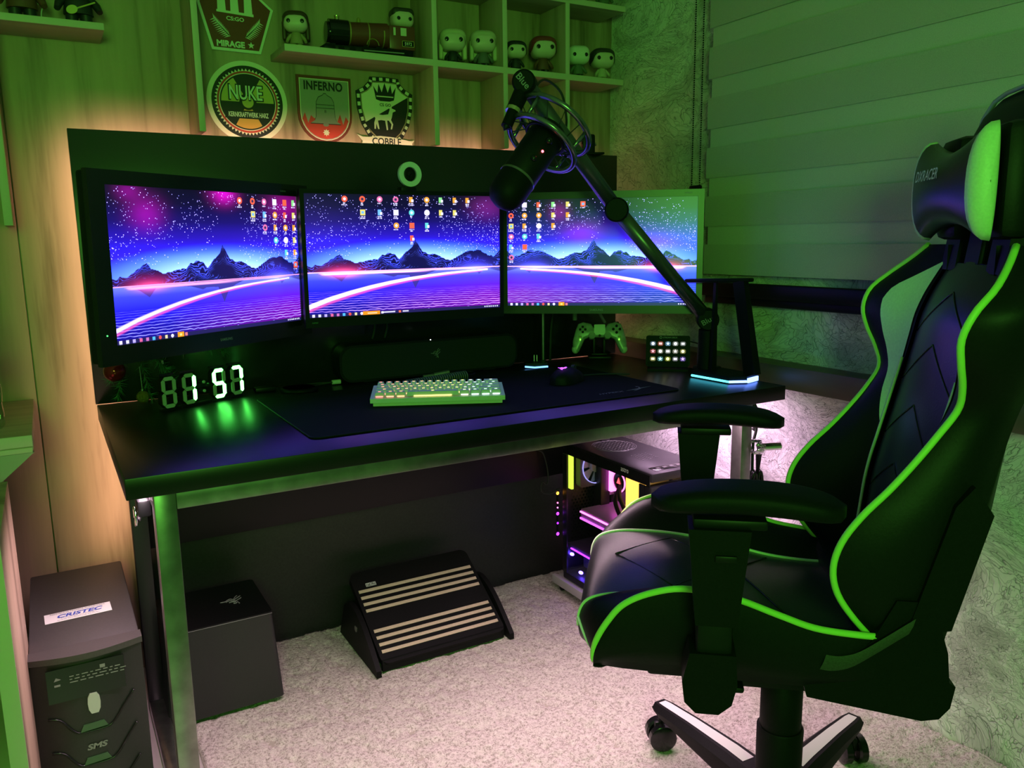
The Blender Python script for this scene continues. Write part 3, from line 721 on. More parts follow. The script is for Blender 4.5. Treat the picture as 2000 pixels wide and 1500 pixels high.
obj('lead', MB().tube(smoothpts([(.09, .010, .0135), (.118, .018, .014), (.115, .036, .018), (.085, .042, .020), (.055, .045, .020)], 24), .0022, 6).tube(smoothpts([(-.10, -.035, .0135), (-.12, -.048, .010), (-.118, -.075, .012)], 10), .0022, 6), PLM, cc, 180)

# sound bar
sb = at('soundbar', 'long black fabric fronted soundbar standing under the middle monitor', 'speaker', .912, 2.02, DZ, 0)
obj('housing', MB().prism(rrect(.535, .098, .034), .062, T(0, .062, .052) @ FACE_S), PLA, sb, 30)
obj('grille', MB().prism(rrect(.523, .086, .030), .0014, T(0, -.0002, .052) @ FACE_S), noisy('grille_cloth', (.008, .008, .009), .85, 900, .0006, .5), sb, 30)
obj('foot', MB().span((-.2, .01, 0), (-.16, .05, .004)).span((.16, .01, 0), (.2, .05, .004)), RUBBER, sb, 0)


def snakes(name, parent, m, sc, mt):
    q = MB()
    for pts in ([(-1, .1), (-.55, .05), (-.3, .3), (0, .45), (.25, .2), (.5, .7), (.75, .95)], [(-.5, -.1), (-.15, .1), (.15, -.1), (.4, .2), (.85, .6), (1, .75)], [(-.25, -.35), (.05, -.3), (.3, -.45), (.5, -.15), (.9, .15), (1, .3)], [(.1, -.7), (.35, -.75), (.5, -.5), (.6, -.95)], [(.0, .1), (.2, -.15), (.55, -.2)]):
        p = [m @ Vector((x * sc, y * sc, 0)) for x, y in pts]; q.tube(smoothpts(p, 16), sc * .05, 5)
    return obj(name, q, mt, parent, 180)


snakes('emblem', sb, FACE_S @ T(.005, .062, .0018), .014, GREY)
obj('status_light', MB().sph((-.008, .0, .1005), .0015, 8, 6), glow('white_pilot', (1, 1, 1), 6), sb)
pc_ = at('power_connector', 'small pale jack plug beside the left end of the soundbar', 'plug', .625, 2.03, DZ)
obj('plug_body', MB().cyl((0, 0, .008), (.022, 0, .008), .006), LGREY, pc_, 40)
obj('plug_lead', MB().tube(smoothpts([(0, 0, .008), (-.03, .01, .004), (-.06, .0, .004), (-.09, .03, .004)], 16), .002, 6).tube(smoothpts([(.0, 0.002, .008), (-.03, .02, .006), (-.07, .02, .006), (-.1, .04, .004)], 16), .002, 6), RUBBER, pc_, 180)
co_ = at('charging_puck', 'flat round black charging puck lying behind the desk mat', 'coaster', .532, 2.005, DZ)
obj('disc', MB().lathe([(.044, .0), (.046, .002), (.046, .007), (.043, .0085)], n=40), PLM, co_, 40); obj('rim', MB().lathe([(.0435, .0086), (.0425, .0092), (.0405, .0092), (.040, .0086)], n=40), PLA, co_, 60)
pk = at('small_black_box', 'small flat black box lying near the clock', 'box', .455, 2.045, DZ); obj('body', MB().box((0, 0, .006), (.05, .03, .012), bev=.003), PLA, pk, 30)

# clock
ck = at('digital_clock', 'glowing green LED digital clock with big segment digits showing 1:57', 'clock', .193, 1.900, DZ, math.atan2(.110, .212))
SEG_ON = glow('segment_lit', (.09, 1, .11), 15); SEG_OFF = mat('segment_unlit', (.42, .46, .40), .5)
CW, CH = .239, .084
bk = MB()
digx = [.027, .079, .160, .211]; dw, dh, tt = .0355, .070, .0085


def seg(cx, k):
    h, w2 = dh / 2, dw / 2; t = tt / 2; cz = CH / 2 + .001
    hor = lambda x, z: [(x - w2 + t * 1.15, z), (x - w2 + t * 2.1, z + t), (x + w2 - t * 2.1, z + t), (x + w2 - t * 1.15, z), (x + w2 - t * 2.1, z - t), (x - w2 + t * 2.1, z - t)]
    ver = lambda x, z0, z1: [(x, z0 + t * .3), (x + t, z0 + t * 1.2), (x + t, z1 - t * 1.2), (x, z1 - t * .3), (x - t, z1 - t * 1.2), (x - t, z0 + t * 1.2)]
    return {'a': hor(cx, cz + h - t), 'g': hor(cx, cz), 'd': hor(cx, cz - h + t), 'f': ver(cx - w2 + t, cz, cz + h - t), 'b': ver(cx + w2 - t, cz, cz + h - t), 'e': ver(cx - w2 + t, cz - h + t, cz), 'c': ver(cx + w2 - t, cz - h + t, cz)}[k]


for cx, on in zip(digx, ('', 'bc', 'afgcd', 'abc')):
    for k in 'abcdefg':
        p = seg(cx, k); bk.prism(p, .016, T(0, .016, 0) @ FACE_S)
        obj('segment', MB().prism(p, .002, FACE_S), SEG_ON if k in on else SEG_OFF, ck, 0, label='lit green segment' if k in on else None)
for z in (.032, .053): obj('colon_dot', MB().lathe([(.0035, 0), (.0035, .002)], m=T(.118, 0, z) @ FACE_S, n=14), SEG_OFF, ck, 30); bk.cyl((.118, 0, z), (.118, .016, z), .0038, n=14)
obj('shell', bk, PLA, ck, 30)
fr = MB()
for cx in digx:
    for dz in (0, CH - .004): fr.span((cx - dw / 2, .004, dz), (cx + dw / 2, .014, dz + .0045))
fr.span((.010, .006, .0), (.230, .016, .006)).span((.010, .012, .038), (.230, .016, .046))
obj('frame', fr, PLG, ck, 30)

# christmas sprig hung below left monitor
gl = thing('christmas_garland', 'dark green christmas garland hanging under the left monitor', 'garland', (.165, 2.045, .93))
PINE = noisy('pine_needles', (.06, .20, .10), .6, 90, .0003, .3, .4); TWIG = mat('twig', (.06, .04, .025), .8)
g = random.Random(3)
for i, (a, L, dz) in enumerate([(185, .065, -.02), (170, .055, -.09), (205, .06, .03), (250, .13, -.10), (280, .15, -.11), (300, .13, -.06), (330, .13, -.02), (350, .16, -.03), (5, .20, -.045), (320, .10, -.10)]):
    d = Vector((math.cos(R(a)) * L, -.02 + .01 * (i % 3), dz + (-.03 if 240 < a < 320 else 0))); pts = [d * (k / 5) + Vector((0, 0, -.02 * (k / 5) ** 2)) for k in range(6)]
    tw_ = obj('twig', MB().tube(pts, [.0022 - .0003 * k for k in range(6)], 5), TWIG, gl, 180); nd = MB()
    for k in range(130):
        f = .15 + .9 * g.random(); p = d * min(f, 1) + Vector((0, 0, -.02 * f * f)); v_ = (d.normalized() * .8 + Vector((g.uniform(-1, 1), g.uniform(-.7, .7), g.uniform(-1, 1)))).normalized() * g.uniform(.016, .028)
        s_ = v_.cross(Vector((g.random(), g.random(), g.random()))).normalized() * .0009; nd.add([p - s_, p + s_, p + v_], [(0, 1, 2)])
    obj('needles', nd, PINE, tw_, 0, kind='stuff', fixn=False)
for nm, lb, x, z, r, mt in (('bauble', 'shiny dark red christmas bauble hanging from the garland', .118, .843, .0135 * 1.75, mat('bauble_red', (.28, .015, .02), .12, .5)), ('bauble', 'small gold glitter christmas bauble hanging from the garland', .171, .7785, .0145, noisy('gold_glitter', (.30, .20, .05), .35, 700, .003, 1, .6, .8))):
    b = thing(nm, lb, 'bauble', (x, 2.0, z), group='baubles on the garland')
    obj('ball', MB().sph((0, 0, 0), r, 24, 16), mt, b, 180); obj('cap', MB().cyl((0, 0, r * .95), (0, 0, r * 1.25), r * .25, n=12), STEEL, b, 40)
    obj('string', MB().tube([(0, 0, r * 1.2), (.0, .01, r * 1.2 + .03), (0, .02, r * 1.2 + .05)], .0007, 4), LGREY, b, 180)
fw_ = thing('ornament_hook', 'thin wire ornament loop hanging from garland above the clock', 'ornament', (.222, 2.03, .855))
obj('wire', MB().tube([(math.sin(a) * .009 * (1 if a < 3.14 else 1), 0, .012 + .014 * math.cos(a)) for a in np.linspace(-2.6, 2.6, 16)], .0008, 4).tube([(.046, -.004, .0), (.047, 0, .012), (.045, .003, .024)], .0012, 4), STEEL, fw_, 180)
obj('cap', MB().cyl((0, 0, -.008), (0, 0, .0), .0025, n=10), LGREY, fw_, 40)

# webcam with ring light on top of the middle monitor
wcam = thing('ring_light_webcam', 'webcam with pale ring light clipped on top of the middle monitor', 'webcam', (.798, 1.878, 1.247))
n = 48
rg = MB(); m_ = T(0, .0, .036) @ FACE_S
rg.ring(circ(.0295, n), circ(.0172, n), .010, m_ @ T(0, 0, -.004)); obj('ring_diffuser', rg, mat('ring_diffuser', (.72, .74, .70), .4), wcam, 40)
obj('body', MB().lathe([(.0285, -.012), (.0285, -.0045), (.016, -.0045), (.016, .001), (.012, .002), (.012, -.001)], m=m_, n=36), PLA, wcam, 40)
obj('lens', MB().lathe([(.006, 0), (.006, .003), (.004, .0035)], m=m_, n=20), PLG, wcam, 40)
obj('clip', MB().box((-.006, .006, .0), (.04, .030, .012), bev=.003).box((-.006, .006, .008), (.012, .012, .012), bev=.002), PLA, wcam, 30)

# mouse and dock
ms = at('computer_mouse', 'black gaming mouse with purple glowing emblem on the desk mat', 'mouse', 1.147, 1.71, DZ + .0042, R(-62))
P = []
for i in range(15):
    a = i / 14; y = -.062 + .124 * a; wd = .034 * (1 - abs(2 * a - 1) ** 3.2) ** .5 * (1 - .12 * math.exp(-((a - .55) / .2) ** 2)) + .0005; h = .040 * (math.sin(math.pi * (a * .9 + .06)) ** .7) * (1 - .25 * a) + .004
    P.append([(math.cos(t_) * wd, y, .001 + h * max(0, math.sin(t_)) ** .75) for t_ in np.linspace(0, math.pi, 13)])
q = MB().grid(P); k = len(P); q.f += [tuple(range(13)), tuple(range((k - 1) * 13, k * 13))]; obj('shell', q, PLM, ms, 60)
obj('wheel', MB().cyl((-.004, .035, .031), (.004, .035, .031), .009, n=18), RUBBER, ms, 40)
snakes('emblem', ms, T(0, -.030, .0400) @ rot(R(12), 'X'), .011, glow('purple_led', (.45, .08, 1), 3.5))
obj('lead', MB().tube(smoothpts([(0, .060, .008), (.0, .09, .004), (.04, .14, .003), (.1, .17, .003)], 20), .0018, 6), RUBBER, ms, 180)
bg = at('mouse_cable_holder', 'black mouse cable holder with blue lit front edge behind the mouse', 'holder', 1.222, 1.99, DZ, R(-28))
obj('base', MB().prism([(-.03, -.028), (-.004, -.036), (.034, -.030), (.034, .03), (-.03, .03)], .014, T(0, 0, .002)), PLA, bg, 30)
BLU = glow('ice_blue_led', (.15, .42, 1), 3)
obj('light_bar', MB().tube([(-.031, -.0285, .006), (-.004, -.037, .0045), (.035, -.031, .006)], .0026, 6), BLU, bg, 180)
obj('spring_arm', MB().tube([(-.002, .01, .016), (-.002, .012, .034)], .0016, 6).tube([(.006, .01, .016), (.006, .012, .034)], .0016, 6), STEEL, bg, 60)

# game controller on its stand
gc = at('game_controller', 'translucent grey game controller propped upright below the right monitor', 'controller', 1.475, 2.02, DZ + .012, R(-33))
CT = noisy('translucent_smoke_shell', (.30, .33, .30), .28, 60, .0004, .2, .25); CTL = mat('pale_grip', (.66, .68, .64), .3)
hp = [(0, .022), (.018, .022), (.026, .034), (.050, .040), (.066, .034), (.074, .014), (.083, -.020), (.083, -.044), (.074, -.055), (.064, -.052), (.056, -.036), (.046, -.014), (.034, -.008), (.030, -.014), (.018, -.014), (.014, -.008), (0, -.008)]
pl = hp + [(-x, y) for x, y in hp[::-1][1:-1]]; G = T(0, 0, .062) @ rot(R(-14), 'X') @ FACE_S
bm = bmesh.new(); tmp = MB().prism(pl, .030, T(0, 0, -.015)); me = bpy.data.meshes.new('x'); me.from_pydata(tmp.v, [], tmp.f); bm.from_mesh(me)
bmesh.ops.recalc_face_normals(bm, faces=bm.faces[:]); es = [e_ for e_ in bm.edges if abs(e_.verts[0].co.z - e_.verts[1].co.z) < 1e-5]; bmesh.ops.bevel(bm, geom=es, offset=.0085, segments=4, profile=.5, affect='EDGES'); bm.verts.index_update()
body = MB().add([G @ v.co for v in bm.verts], [[v.index for v in f.verts] for f in bm.faces]); bm.free(); obj('shell', body, CT, gc, 50)
obj('touchpad', MB().prism(rrect(.034, .030, .003), .004, G @ T(0, .016, .0125)), CTL, gc, 30)
for s_ in (-1, 1):
    obj('thumbstick', MB().lathe([(.006, .0), (.006, .008), (.0105, .010), (.0105, .013), (.008, .0125)], m=G @ T(s_ * .024, -.004, .014), n=24), GREY, gc, 40)
    obj('grip_tip', MB().sph(G @ Vector((s_ * .0745, -.044, 0)), (.0115, .014, .016), 14, 10, G.to_3x3().to_4x4()), CTL, gc, 180)
    obj('shoulder_button', MB().box(G @ Vector((s_ * .048, .036, -.004)), (.026, .012, .014), G.to_3x3(), bev=.004), PLM, gc, 30)
    obj('inner_block', MB().box(G @ Vector((s_ * .060, -.012, .0140)), (.010, .016, .003), G.to_3x3(), bev=.001), mat('brass_inner', (.7, .7, .45), .25, .6), gc, 30)  # pale brass-coloured block set into each side of the face
q = MB()
for a in range(4): q.box(G @ Vector((-.052 + .008 * math.cos(a * math.pi / 2), .016 + .008 * math.sin(a * math.pi / 2), .0155)), (.007, .007, .004), G.to_3x3(), bev=.0015)
obj('direction_pad', q, PLM, gc, 30)
for a in range(4): obj('action_button', MB().lathe([(.0042, 0), (.0042, .0035), (.0035, .004)], m=G @ T(.052 + .010 * math.cos(a * math.pi / 2), .016 + .010 * math.sin(a * math.pi / 2), .014), n=14), PLM, gc, 40)
obj('home_button', MB().lathe([(.004, 0), (.004, .002)], m=G @ T(0, -.0035, .0145), n=14), PLG, gc, 40)
gs = at('controller_stand', 'small black stand propping up the translucent game controller', 'stand', 1.483, 2.03, DZ, R(-33))
obj('base', MB().box((0, .01, .004), (.07, .07, .008), bev=.002), PLA, gs, 30); obj('prong', MB().box((-.016, .026, .034), (.008, .012, .06), bev=.002), PLA, gs, 30); obj('prong', MB().box((.016, .026, .034), (.008, .012, .06), bev=.002), PLA, gs, 30)
obj('cradle', MB().box((0, .008, .0115), (.05, .014, .006), bev=.002), PLA, gs, 30)

# macro key pad
sd = at('macro_keypad', 'black macro pad with fifteen lit icon keys beside the microphone arm base', 'keypad', 1.505, 1.735, DZ, R(-40))
SDM = T(0, 0, .054) @ rot(R(-12), 'X') @ FACE_S
obj('faceplate', MB().prism(rrect(.122, .086, .006), .020, SDM @ T(0, 0, -.020)), PLM, sd, 30)
obj('stand', MB().prism([(-.055, .0), (.03, .0), (.03, .006), (.012, .010), (-.008, .06), (-.014, .055), (.0, .010), (-.055, .008)], .112, Matrix(((0, 0, 1, -.056), (-1, 0, 0, .0), (0, 1, 0, 0), (0, 0, 0, 1)))), PLM, sd, 30)
pal2 = [(.5, .6, .9), (.9, .15, .15), (.3, .6, 1), (.9, .9, .9), (.6, .6, .65), (.9, .08, .2), (.9, .85, .7), (.9, .9, .85), (.9, .8, .7), (.9, .8, .25), (.9, .8, .3), (.3, .8, .9), (.85, .9, .1), (.7, .6, .8), (.4, .12, 1)]
KB_ = mat('key_window', (.02, .02, .02), .1)
for i in range(15):
    x, y = (-.0415 + .0207 * (i % 5)), (.020 - .0215 * (i // 5)); kk = obj('icon_key', MB().prism(rrect(.0160, .0125, .005), .003, SDM @ T(x, y, 0)), glow('icon_backlight', tuple(c * .6 for c in pal2[i]), .30), sd, 30)
    obj('icon', MB().prism([circ(.0045, 12), rrect(.009, .006, .001), star(.006, 5)][i % 3], .0004, SDM @ T(x, y, .003)), glow('icon_light', tuple(.35 + .65 * c for c in pal2[i]), 1.6), kk, 0)
letters('STREAM DECK', sd, GREY, SDM @ T(.006, .0375, .0003), .040); obj('brand_mark', MB().ring(circ(.0035, 18), circ(.0024, 18), .0003, SDM @ T(-.020, .0375, 0)), GREY, sd, 0)
obj('lead', MB().tube(smoothpts([(.0, .026, .085), (.06, .05, .075), (.10, .07, .06), (.13, .10, .03)], 18), .0022, 6), RUBBER, sd, 180)

# headphone stand with light bars
hs = at('headphone_stand', 'black headphone stand with glowing cyan and blue base edge at desk corner', 'stand', 1.500, 1.525, DZ, 0)
obj('base', MB().prism([(-.028, .075), (-.022, -.055), (.020, -.075), (.072, -.060), (.072, .085), (.01, .095)], .016, T(0, 0, .003)), PLM, hs, 30)
CY = glow('cyan_led', (.10, .75, 1), 3.0); BL2 = glow('azure_led', (.14, .28, 1), 6)
obj('light_bar', MB().tube([(-.0285, .074, .006), (-.0225, -.056, .006)], .0030, 6), CY, hs, 180); obj('light_bar', MB().tube([(-.0225, -.056, .006), (.018, -.0765, .006)], .0034, 6), BL2, hs, 180)
obj('light_bar', MB().box((.046, -.0705, .008), (.052, .004, .012), (0, 0, R(16))), BL2, hs, 0)
sdv = Vector((.05, .0, 0))
pst = MB(); pst.prism([(.058, .0), (.081, .0), (.024, .240), (.008, .240)], .038, Matrix(((1, 0, 0, -.002), (0, 0, 1, -.066), (0, 1, 0, .018), (0, 0, 0, 1))))
obj('wide_post', pst, PLM, hs, 30)
obj('thin_post', MB().prism([(.005, 0), (.022, 0), (.018, .242), (.012, .242)], .010, Matrix(((1, 0, 0, 0), (0, 0, 1, .035), (0, 1, 0, .016), (0, 0, 0, 1)))), PLM, hs, 30)
obj('top_hook', MB().box((.004, .02, .258), (.028, .19, .010), (R(-2), 0, R(14)), bev=.004), PLM, hs, 30)

# microphone boom
ma = at('boom_stand', 'black tubular boom arm rising from the desk corner and carrying the microphone', 'boom stand', 1.540, 1.615, DZ)
o_ = Vector((1.540, 1.615, DZ)); E0 = Vector((1.522, 1.60, .908)) - o_; E1 = Vector((1.218, 1.60, 1.190)) - o_; AP = Vector((.962, 1.60, 1.462)) - o_
ARM = mat('anodised_arm', (.035, .035, .045), .30, 0, spec=1.0)
obj('clamp', MB().box((0, .0, .012), (.055, .055, .024), bev=.004), PLA, ma, 30)
obj('base_post', MB().cyl((-.01, -.008, .02), (-.016, -.014, .125), .0255, .0225, 28), PLM, ma, 40)
side = Vector((.0, -1, 0))
obj('lower_tube', MB().tube([E0, E1], .0185, 20), ARM, ma, 180); obj('upper_tube', MB().tube([E1, AP], .0185, 20), ARM, ma, 180)
vd = Vector((.62, .78, 0))
for c, r_, L in ((E0, .029, .030), (E1, .029, .034), (AP, .026, .026)):
    obj('pivot', MB().tube([c - vd * L, c - vd * (L - .004), c + vd * (L - .004), c + vd * L], [r_ - .004, r_, r_, r_ - .004], 28), PLM, ma, 40)
for c, a in ((AP, -50), (E0, 30)):
    mm = T(*(c - vd * .0268 - (vd * .004 if c is E0 else Vector()))) @ rot(R(-38.5), 'Z') @ FACE_S @ rot(R(a), 'Z')
    letters('Blue', ma, GREY if c is AP else DIM, mm @ T(.0, .0, .0006), .036, .014, off=.01)
TIP = Vector((.905, 1.585, 1.365)) - o_
obj('end_tube', MB().tube([AP, AP.lerp(TIP, .62)], .0165, 20).tube([AP.lerp(TIP, .62), AP.lerp(TIP, .68)], .012, 16).tube([AP.lerp(TIP, .68), TIP], .0125, 16), PLM, ma, 60)
obj('thread_ring', MB().tube([AP.lerp(TIP, .60), AP.lerp(TIP, .68)], .0172, 12), mat('brass_ring', (.75, .7, .35), .2, 1), ma, 30)
obj('lead', MB().tube(smoothpts([Vector((1.05, 1.60, 1.392)) - o_, Vector((1.01, 1.63, 1.45)) - o_, Vector((1.045, 1.65, 1.485)) - o_, Vector((1.09, 1.65, 1.46)) - o_, Vector((1.085, 1.62, 1.40)) - o_, Vector((1.072, 1.605, 1.362)) - o_], 36), .0028, 8), RUBBER, ma, 180)
obj('desk_lead', MB().tube(smoothpts([E0 + Vector((.03, .02, 0)), Vector((.05, .02, .09)), Vector((.03, .03, .03)), Vector((.035, .03, .004))], 24), .003, 8), RUBBER, ma, 180)
# microphone in its shock mount
mc = thing('microphone', 'large black cylindrical microphone with red light hanging on the boom arm', 'microphone', (.953, 1.575, 1.289))
ax = Vector((.162, .02, .185)).normalized(); MQ = ax.to_track_quat('Z', 'Y').to_matrix().to_4x4()
RM = .041
obj('body', MB().lathe([(.02, .103), (.036, .102), (RM, .095), (RM, -.045), (RM - .0005, -.046)], m=MQ, n=36), PLA, mc, 40)
obj('grille_head', MB().lathe([(RM + .0005, -.047), (RM + .0005, -.082), (.0385, -.100), (.030, -.114), (.016, -.122), (.001, -.124)], m=MQ, n=36), PLM, mc, 60)
obj('trim_ring', MB().lathe([(RM + .0012, -.049), (RM + .0012, -.044), (RM, -.043)], m=MQ, n=36), STEEL, mc, 40)
tc = (MQ.inverted() @ (Vector((0, 0, 1.12)) - Vector(mc.location)).to_4d()).to_3d(); ta = math.atan2(tc.y, tc.x)
for nm, da, z, r_, mt in (('status_light', .28, .022, .003, glow('red_led', (1, .06, .08), 12)), ('mute_button', .1, -.005, .0075, PLG), ('gain_knob', .25, .052, .009, PLG)):
    a = ta + da; obj(nm, MB().sph(MQ @ Vector((RM * math.cos(a), RM * math.sin(a), z)), r_, 12, 8), mt, mc, 180)
sm = thing('shock_mount', 'spidery black shock mount ring with elastic cords holding the microphone', 'shock mount', (.953, 1.575, 1.289))
CM = mat('satin_dark_metal', (.22, .22, .25), .22, .9)
for nm, z, rr in (('upper_ring', .112, .090), ('lower_ring', .058, .084)):
    obj(nm, MB().tube([MQ @ Vector((rr * math.cos(a), rr * math.sin(a), z)) for a in np.linspace(0, 2 * math.pi, 40, endpoint=False)], .0068, 10, closed=True), CM, sm, 180)
obj('inner_ring', MB().tube([MQ @ Vector((.0468 * math.cos(a), .0468 * math.sin(a), .074)) for a in np.linspace(0, 2 * math.pi, 40, endpoint=False)], .0042, 8, closed=True), PLA, sm, 180)
for i in range(4):
    a = ta + .8 + i * math.pi / 2; obj('strut', MB().tube([MQ @ Vector((r9 * math.cos(a), r9 * math.sin(a), z)) for z, r9 in ((.058, .084), (.112, .090))], .0045, 8), CM, sm, 180)
el = MB()
for i in range(12):
    a = ta + i * math.pi / 6; b = a + .26
    for z, r9 in ((.112, .090), (.058, .084)): el.tube([MQ @ Vector((r9 * math.cos(a), r9 * math.sin(a), z)), MQ @ Vector((.047 * math.cos(b), .047 * math.sin(b), .074))], .0013, 4)
obj('elastic_cord', el, RUBBER, sm, 180)
tp0 = TIP + o_ - Vector(sm.location)
ya = min(np.linspace(0, 6.28, 60), key=lambda a: (MQ @ Vector((.090 * math.cos(a), .090 * math.sin(a), .112)) - tp0).length)
obj('yoke', MB().tube(smoothpts([tp0 + Vector((.012, .004, .022)), tp0, MQ @ Vector((.094 * math.cos(ya), .094 * math.sin(ya), .112)), MQ @ Vector((.090 * math.cos(ya), .090 * math.sin(ya), .085)), MQ @ Vector((.085 * math.cos(ya), .085 * math.sin(ya), .058))], 20), .0095, 10), PLA, sm, 180)

# camera and black box on top of / behind the right end of the panel
ac = thing('action_camera', 'small black camera perched on top right edge of the back panel', 'camera', (1.485, 2.098, 1.3785), R(-20))
obj('body', MB().box((0, 0, .030), (.040, .026, .058), bev=.006), PLA, ac, 30); obj('lens', MB().cyl((.0, -.012, .040), (0, -.017, .040), .010, n=20), PLG, ac, 40); obj('clip', MB().box((.012, .002, .003), (.075, .024, .006), bev=.001), PLA, ac, 30); obj('button', MB().cyl((.021, 0, .03), (.025, 0, .03), .005, n=12), STEEL, ac, 40)
# leads and rods below the right monitor
for nm, lb, pts, r_, mt in (('metal_rod', 'thin shiny grey rod standing on the desk behind the right monitor', [(1.30, 2.07, .756), (1.30, 2.07, .94)], .006, STEEL), ('display_cable', 'loose black cable dropping behind the game controller', [(1.325, 2.07, .757), (1.32, 2.06, .80), (1.33, 2.07, .86), (1.345, 2.07, .95)], .004, RUBBER), ('metal_bracket', 'short grey bracket hanging beneath the right monitor above the controller', [(1.41, 2.06, .876), (1.41, 2.06, .95)], .007, GREY), ('power_lead', 'grey cable slanting down beneath the right monitor', [(1.525, 2.06, .862), (1.50, 2.06, .90), (1.485, 2.07, .95)], .005, GREY)):
    tag(obj(nm, MB().tube(smoothpts(pts, 14), r_, 10), mt, None, 60), lb, 'cable' if 'cable' in nm or 'lead' in nm else 'rod')
for x, sd_ in ((.755, 'left'), (.79, 'right')): tag(obj('video_cable', MB().tube(smoothpts([(x, 2.06, .95), (x + .003, 2.055, .90), (x - .004, 2.06, .865)], 12), .0035, 6), RUBBER, None, 180), sd_ + ' one of two black video cables drooping below the middle monitor', 'cable')

# ------------------------------------------------------------------ figures on the shelves (plain vinyl dolls)
SKIN = mat('vinyl_skin', (.62, .52, .42), .4); HAIRS = {'brown': (.07, .035, .02), 'blond': (.62, .55, .38), 'pale': (.55, .50, .36), 'black': (.02, .02, .022), 'red': (.22, .03, .03), 'bald': None, 'dark': (.035, .03, .025)}
CLO = {'tan': (.36, .28, .16), 'grey': (.12, .12, .13), 'green': (.10, .14, .09), 'black': (.02, .02, .025), 'maroon': (.14, .05, .03), 'cream': (.5, .45, .32)}
EYE = mat('vinyl_eye', (.01, .01, .01), .15); mc_ = {}


def cm(k, tab):
    key = (k, id(tab))
    if key not in mc_: mc_[key] = mat('vinyl_' + k, tab[k], .45)
    return mc_[key]


def figurine(x, label, hair, cloth, h=.096, hw=.070, long=False, cap=False, rz=-18, y=-.0, z=ST, group='vinyl figures on the cubby shelf', hh=None):
    f = thing('toy_figure', label, 'figurine', (x, 2.172 + y, z + .0005), R(rz), group)
    hd = hw * .86; hz_ = hh or hw * .80; zc = h - hz_ / 2
    hd_ = MB().box((0, 0, zc), (hw, hd, hz_), bev=hw * .30, seg=5); ho = obj('head', hd_, SKIN if hair != 'bald' else mat('vinyl_white', (.66, .68, .60), .4), f, 60)
    for s_ in (-1, 1): obj('eye', MB().sph((s_ * hw * .27, -hd / 2 + .0006, zc - hz_ * .04), (hw * .085, .0014, hw * .085), 12, 8), EYE, ho, 180)
    if HAIRS[hair]:
        P = []; n_ = 24
        for i in range(9):
            t_ = i / 8 * (math.pi * .60); row = []
            for j in range(n_):
                a = 2 * math.pi * j / n_; front = max(0, -math.sin(a)) ** 1.5
                tt_ = t_ * (1 - .30 * front); ex = .62
                ca, sa = math.cos(a), math.sin(a)
                row.append((math.copysign(abs(ca) ** ex, ca) * math.sin(tt_) ** .8 * hw * .535, math.copysign(abs(sa) ** ex, sa) * math.sin(tt_) ** .8 * hd * .54 + hd * .015, zc + math.copysign(abs(math.cos(tt_)) ** .6, math.cos(tt_)) * hz_ * .545))
            P.append(row)
        hr = MB().grid(P, closed=True)
        if long:
            for s_ in (-1, 1): hr.box((s_ * hw * .47, hd * .12, zc - hz_ * .42), (hw * .17, hd * .55, hz_ * .95), bev=hw * .07)
            hr.box((0, hd * .42, zc - hz_ * .35), (hw * .85, hw * .18, hz_ * .95), bev=hw * .07)
        obj('cap' if cap else 'hair', hr, cm(hair, HAIRS), ho, 60)
    bz = h - hz_
    obj('body', MB().lathe([(bz * .42, bz * .30), (bz * .40, bz * .5), (bz * .30, bz * .95), (bz * .16, bz * 1.08)], n=16, m=Matrix.Diagonal((1, .8, 1, 1))), cm(cloth, CLO), f, 60)
    for s_ in (-1, 1):
        obj('leg', MB().cyl((s_ * bz * .2, 0, 0), (s_ * bz * .19, 0, bz * .36), bz * .17, bz * .18, 12), cm('tan' if cloth in ('cream', 'tan') else 'black', CLO), f, 40)
        obj('arm', MB().tube([(s_ * bz * .28, 0, bz * .88), (s_ * bz * .52, -bz * .05, bz * .58), (s_ * bz * .58, -bz * .2, bz * .40)], [bz * .11, bz * .12, bz * .09], 8), cm(cloth, CLO), f, 60)
    return f


figurine(.623, 'long haired brown doll figure at the left end of the cubby shelf', 'brown', 'tan', .090, .062, True)
figurine(1.068, 'blond long haired doll figure, left of two in the second cubby', 'blond', 'black', .096, .072, True)
figurine(1.166, 'pale haired doll figure in grey, right of two in the second cubby', 'pale', 'grey', .102, .072, True)
figurine(1.275, 'black haired doll figure standing left of the red capped one', 'black', 'black', .086, .060)
figurine(1.370, 'doll figure wearing a dark red cap in the third cubby', 'red', 'maroon', .108, .076, cap=True)
figurine(1.498, 'bald pale doll figure in dark green in the last cubby', 'bald', 'green', .096, .068)
figurine(1.590, 'dark haired doll figure in cream clothes at the right end of the shelf', 'dark', 'cream', .096, .072)
figurine(1.515, 'doll figure on top shelf nearer the dividers, only its feet in view', 'dark', 'grey', .10, .07, z=1.828, group='figures on the top shelf')
figurine(1.595, 'doll figure on top shelf right corner, only its feet in view', 'brown', 'green', .10, .07, z=1.828, group='figures on the top shelf')
f = figurine(.018, 'brown bodied toy figure with tail on the short shelf', 'brown', 'maroon', .13, .07, z=ST + .001, rz=0, group='toys on the short shelf')
obj('tail', MB().tube(smoothpts([(.035, .0, .002), (.036, 0, .02), (.040, 0, .034), (.03, .01, .04)], 14), .0016, 6), LGREY, f, 180)
f = figurine(.128, 'toy guitarist figure in striped shirt on the short shelf', 'black', 'black', .13, .07, z=ST + .001, rz=0, group='toys on the short shelf')
obj('guitar', MB().prism(circ(.012, 18, 0, 0, .009), .004, T(-.014, -.022, .028) @ FACE_S @ rot(R(25), 'Z')).tube([(-.008, -.024, .030), (.034, -.024, .048)], .0018, 6), SYEL, f, 30)
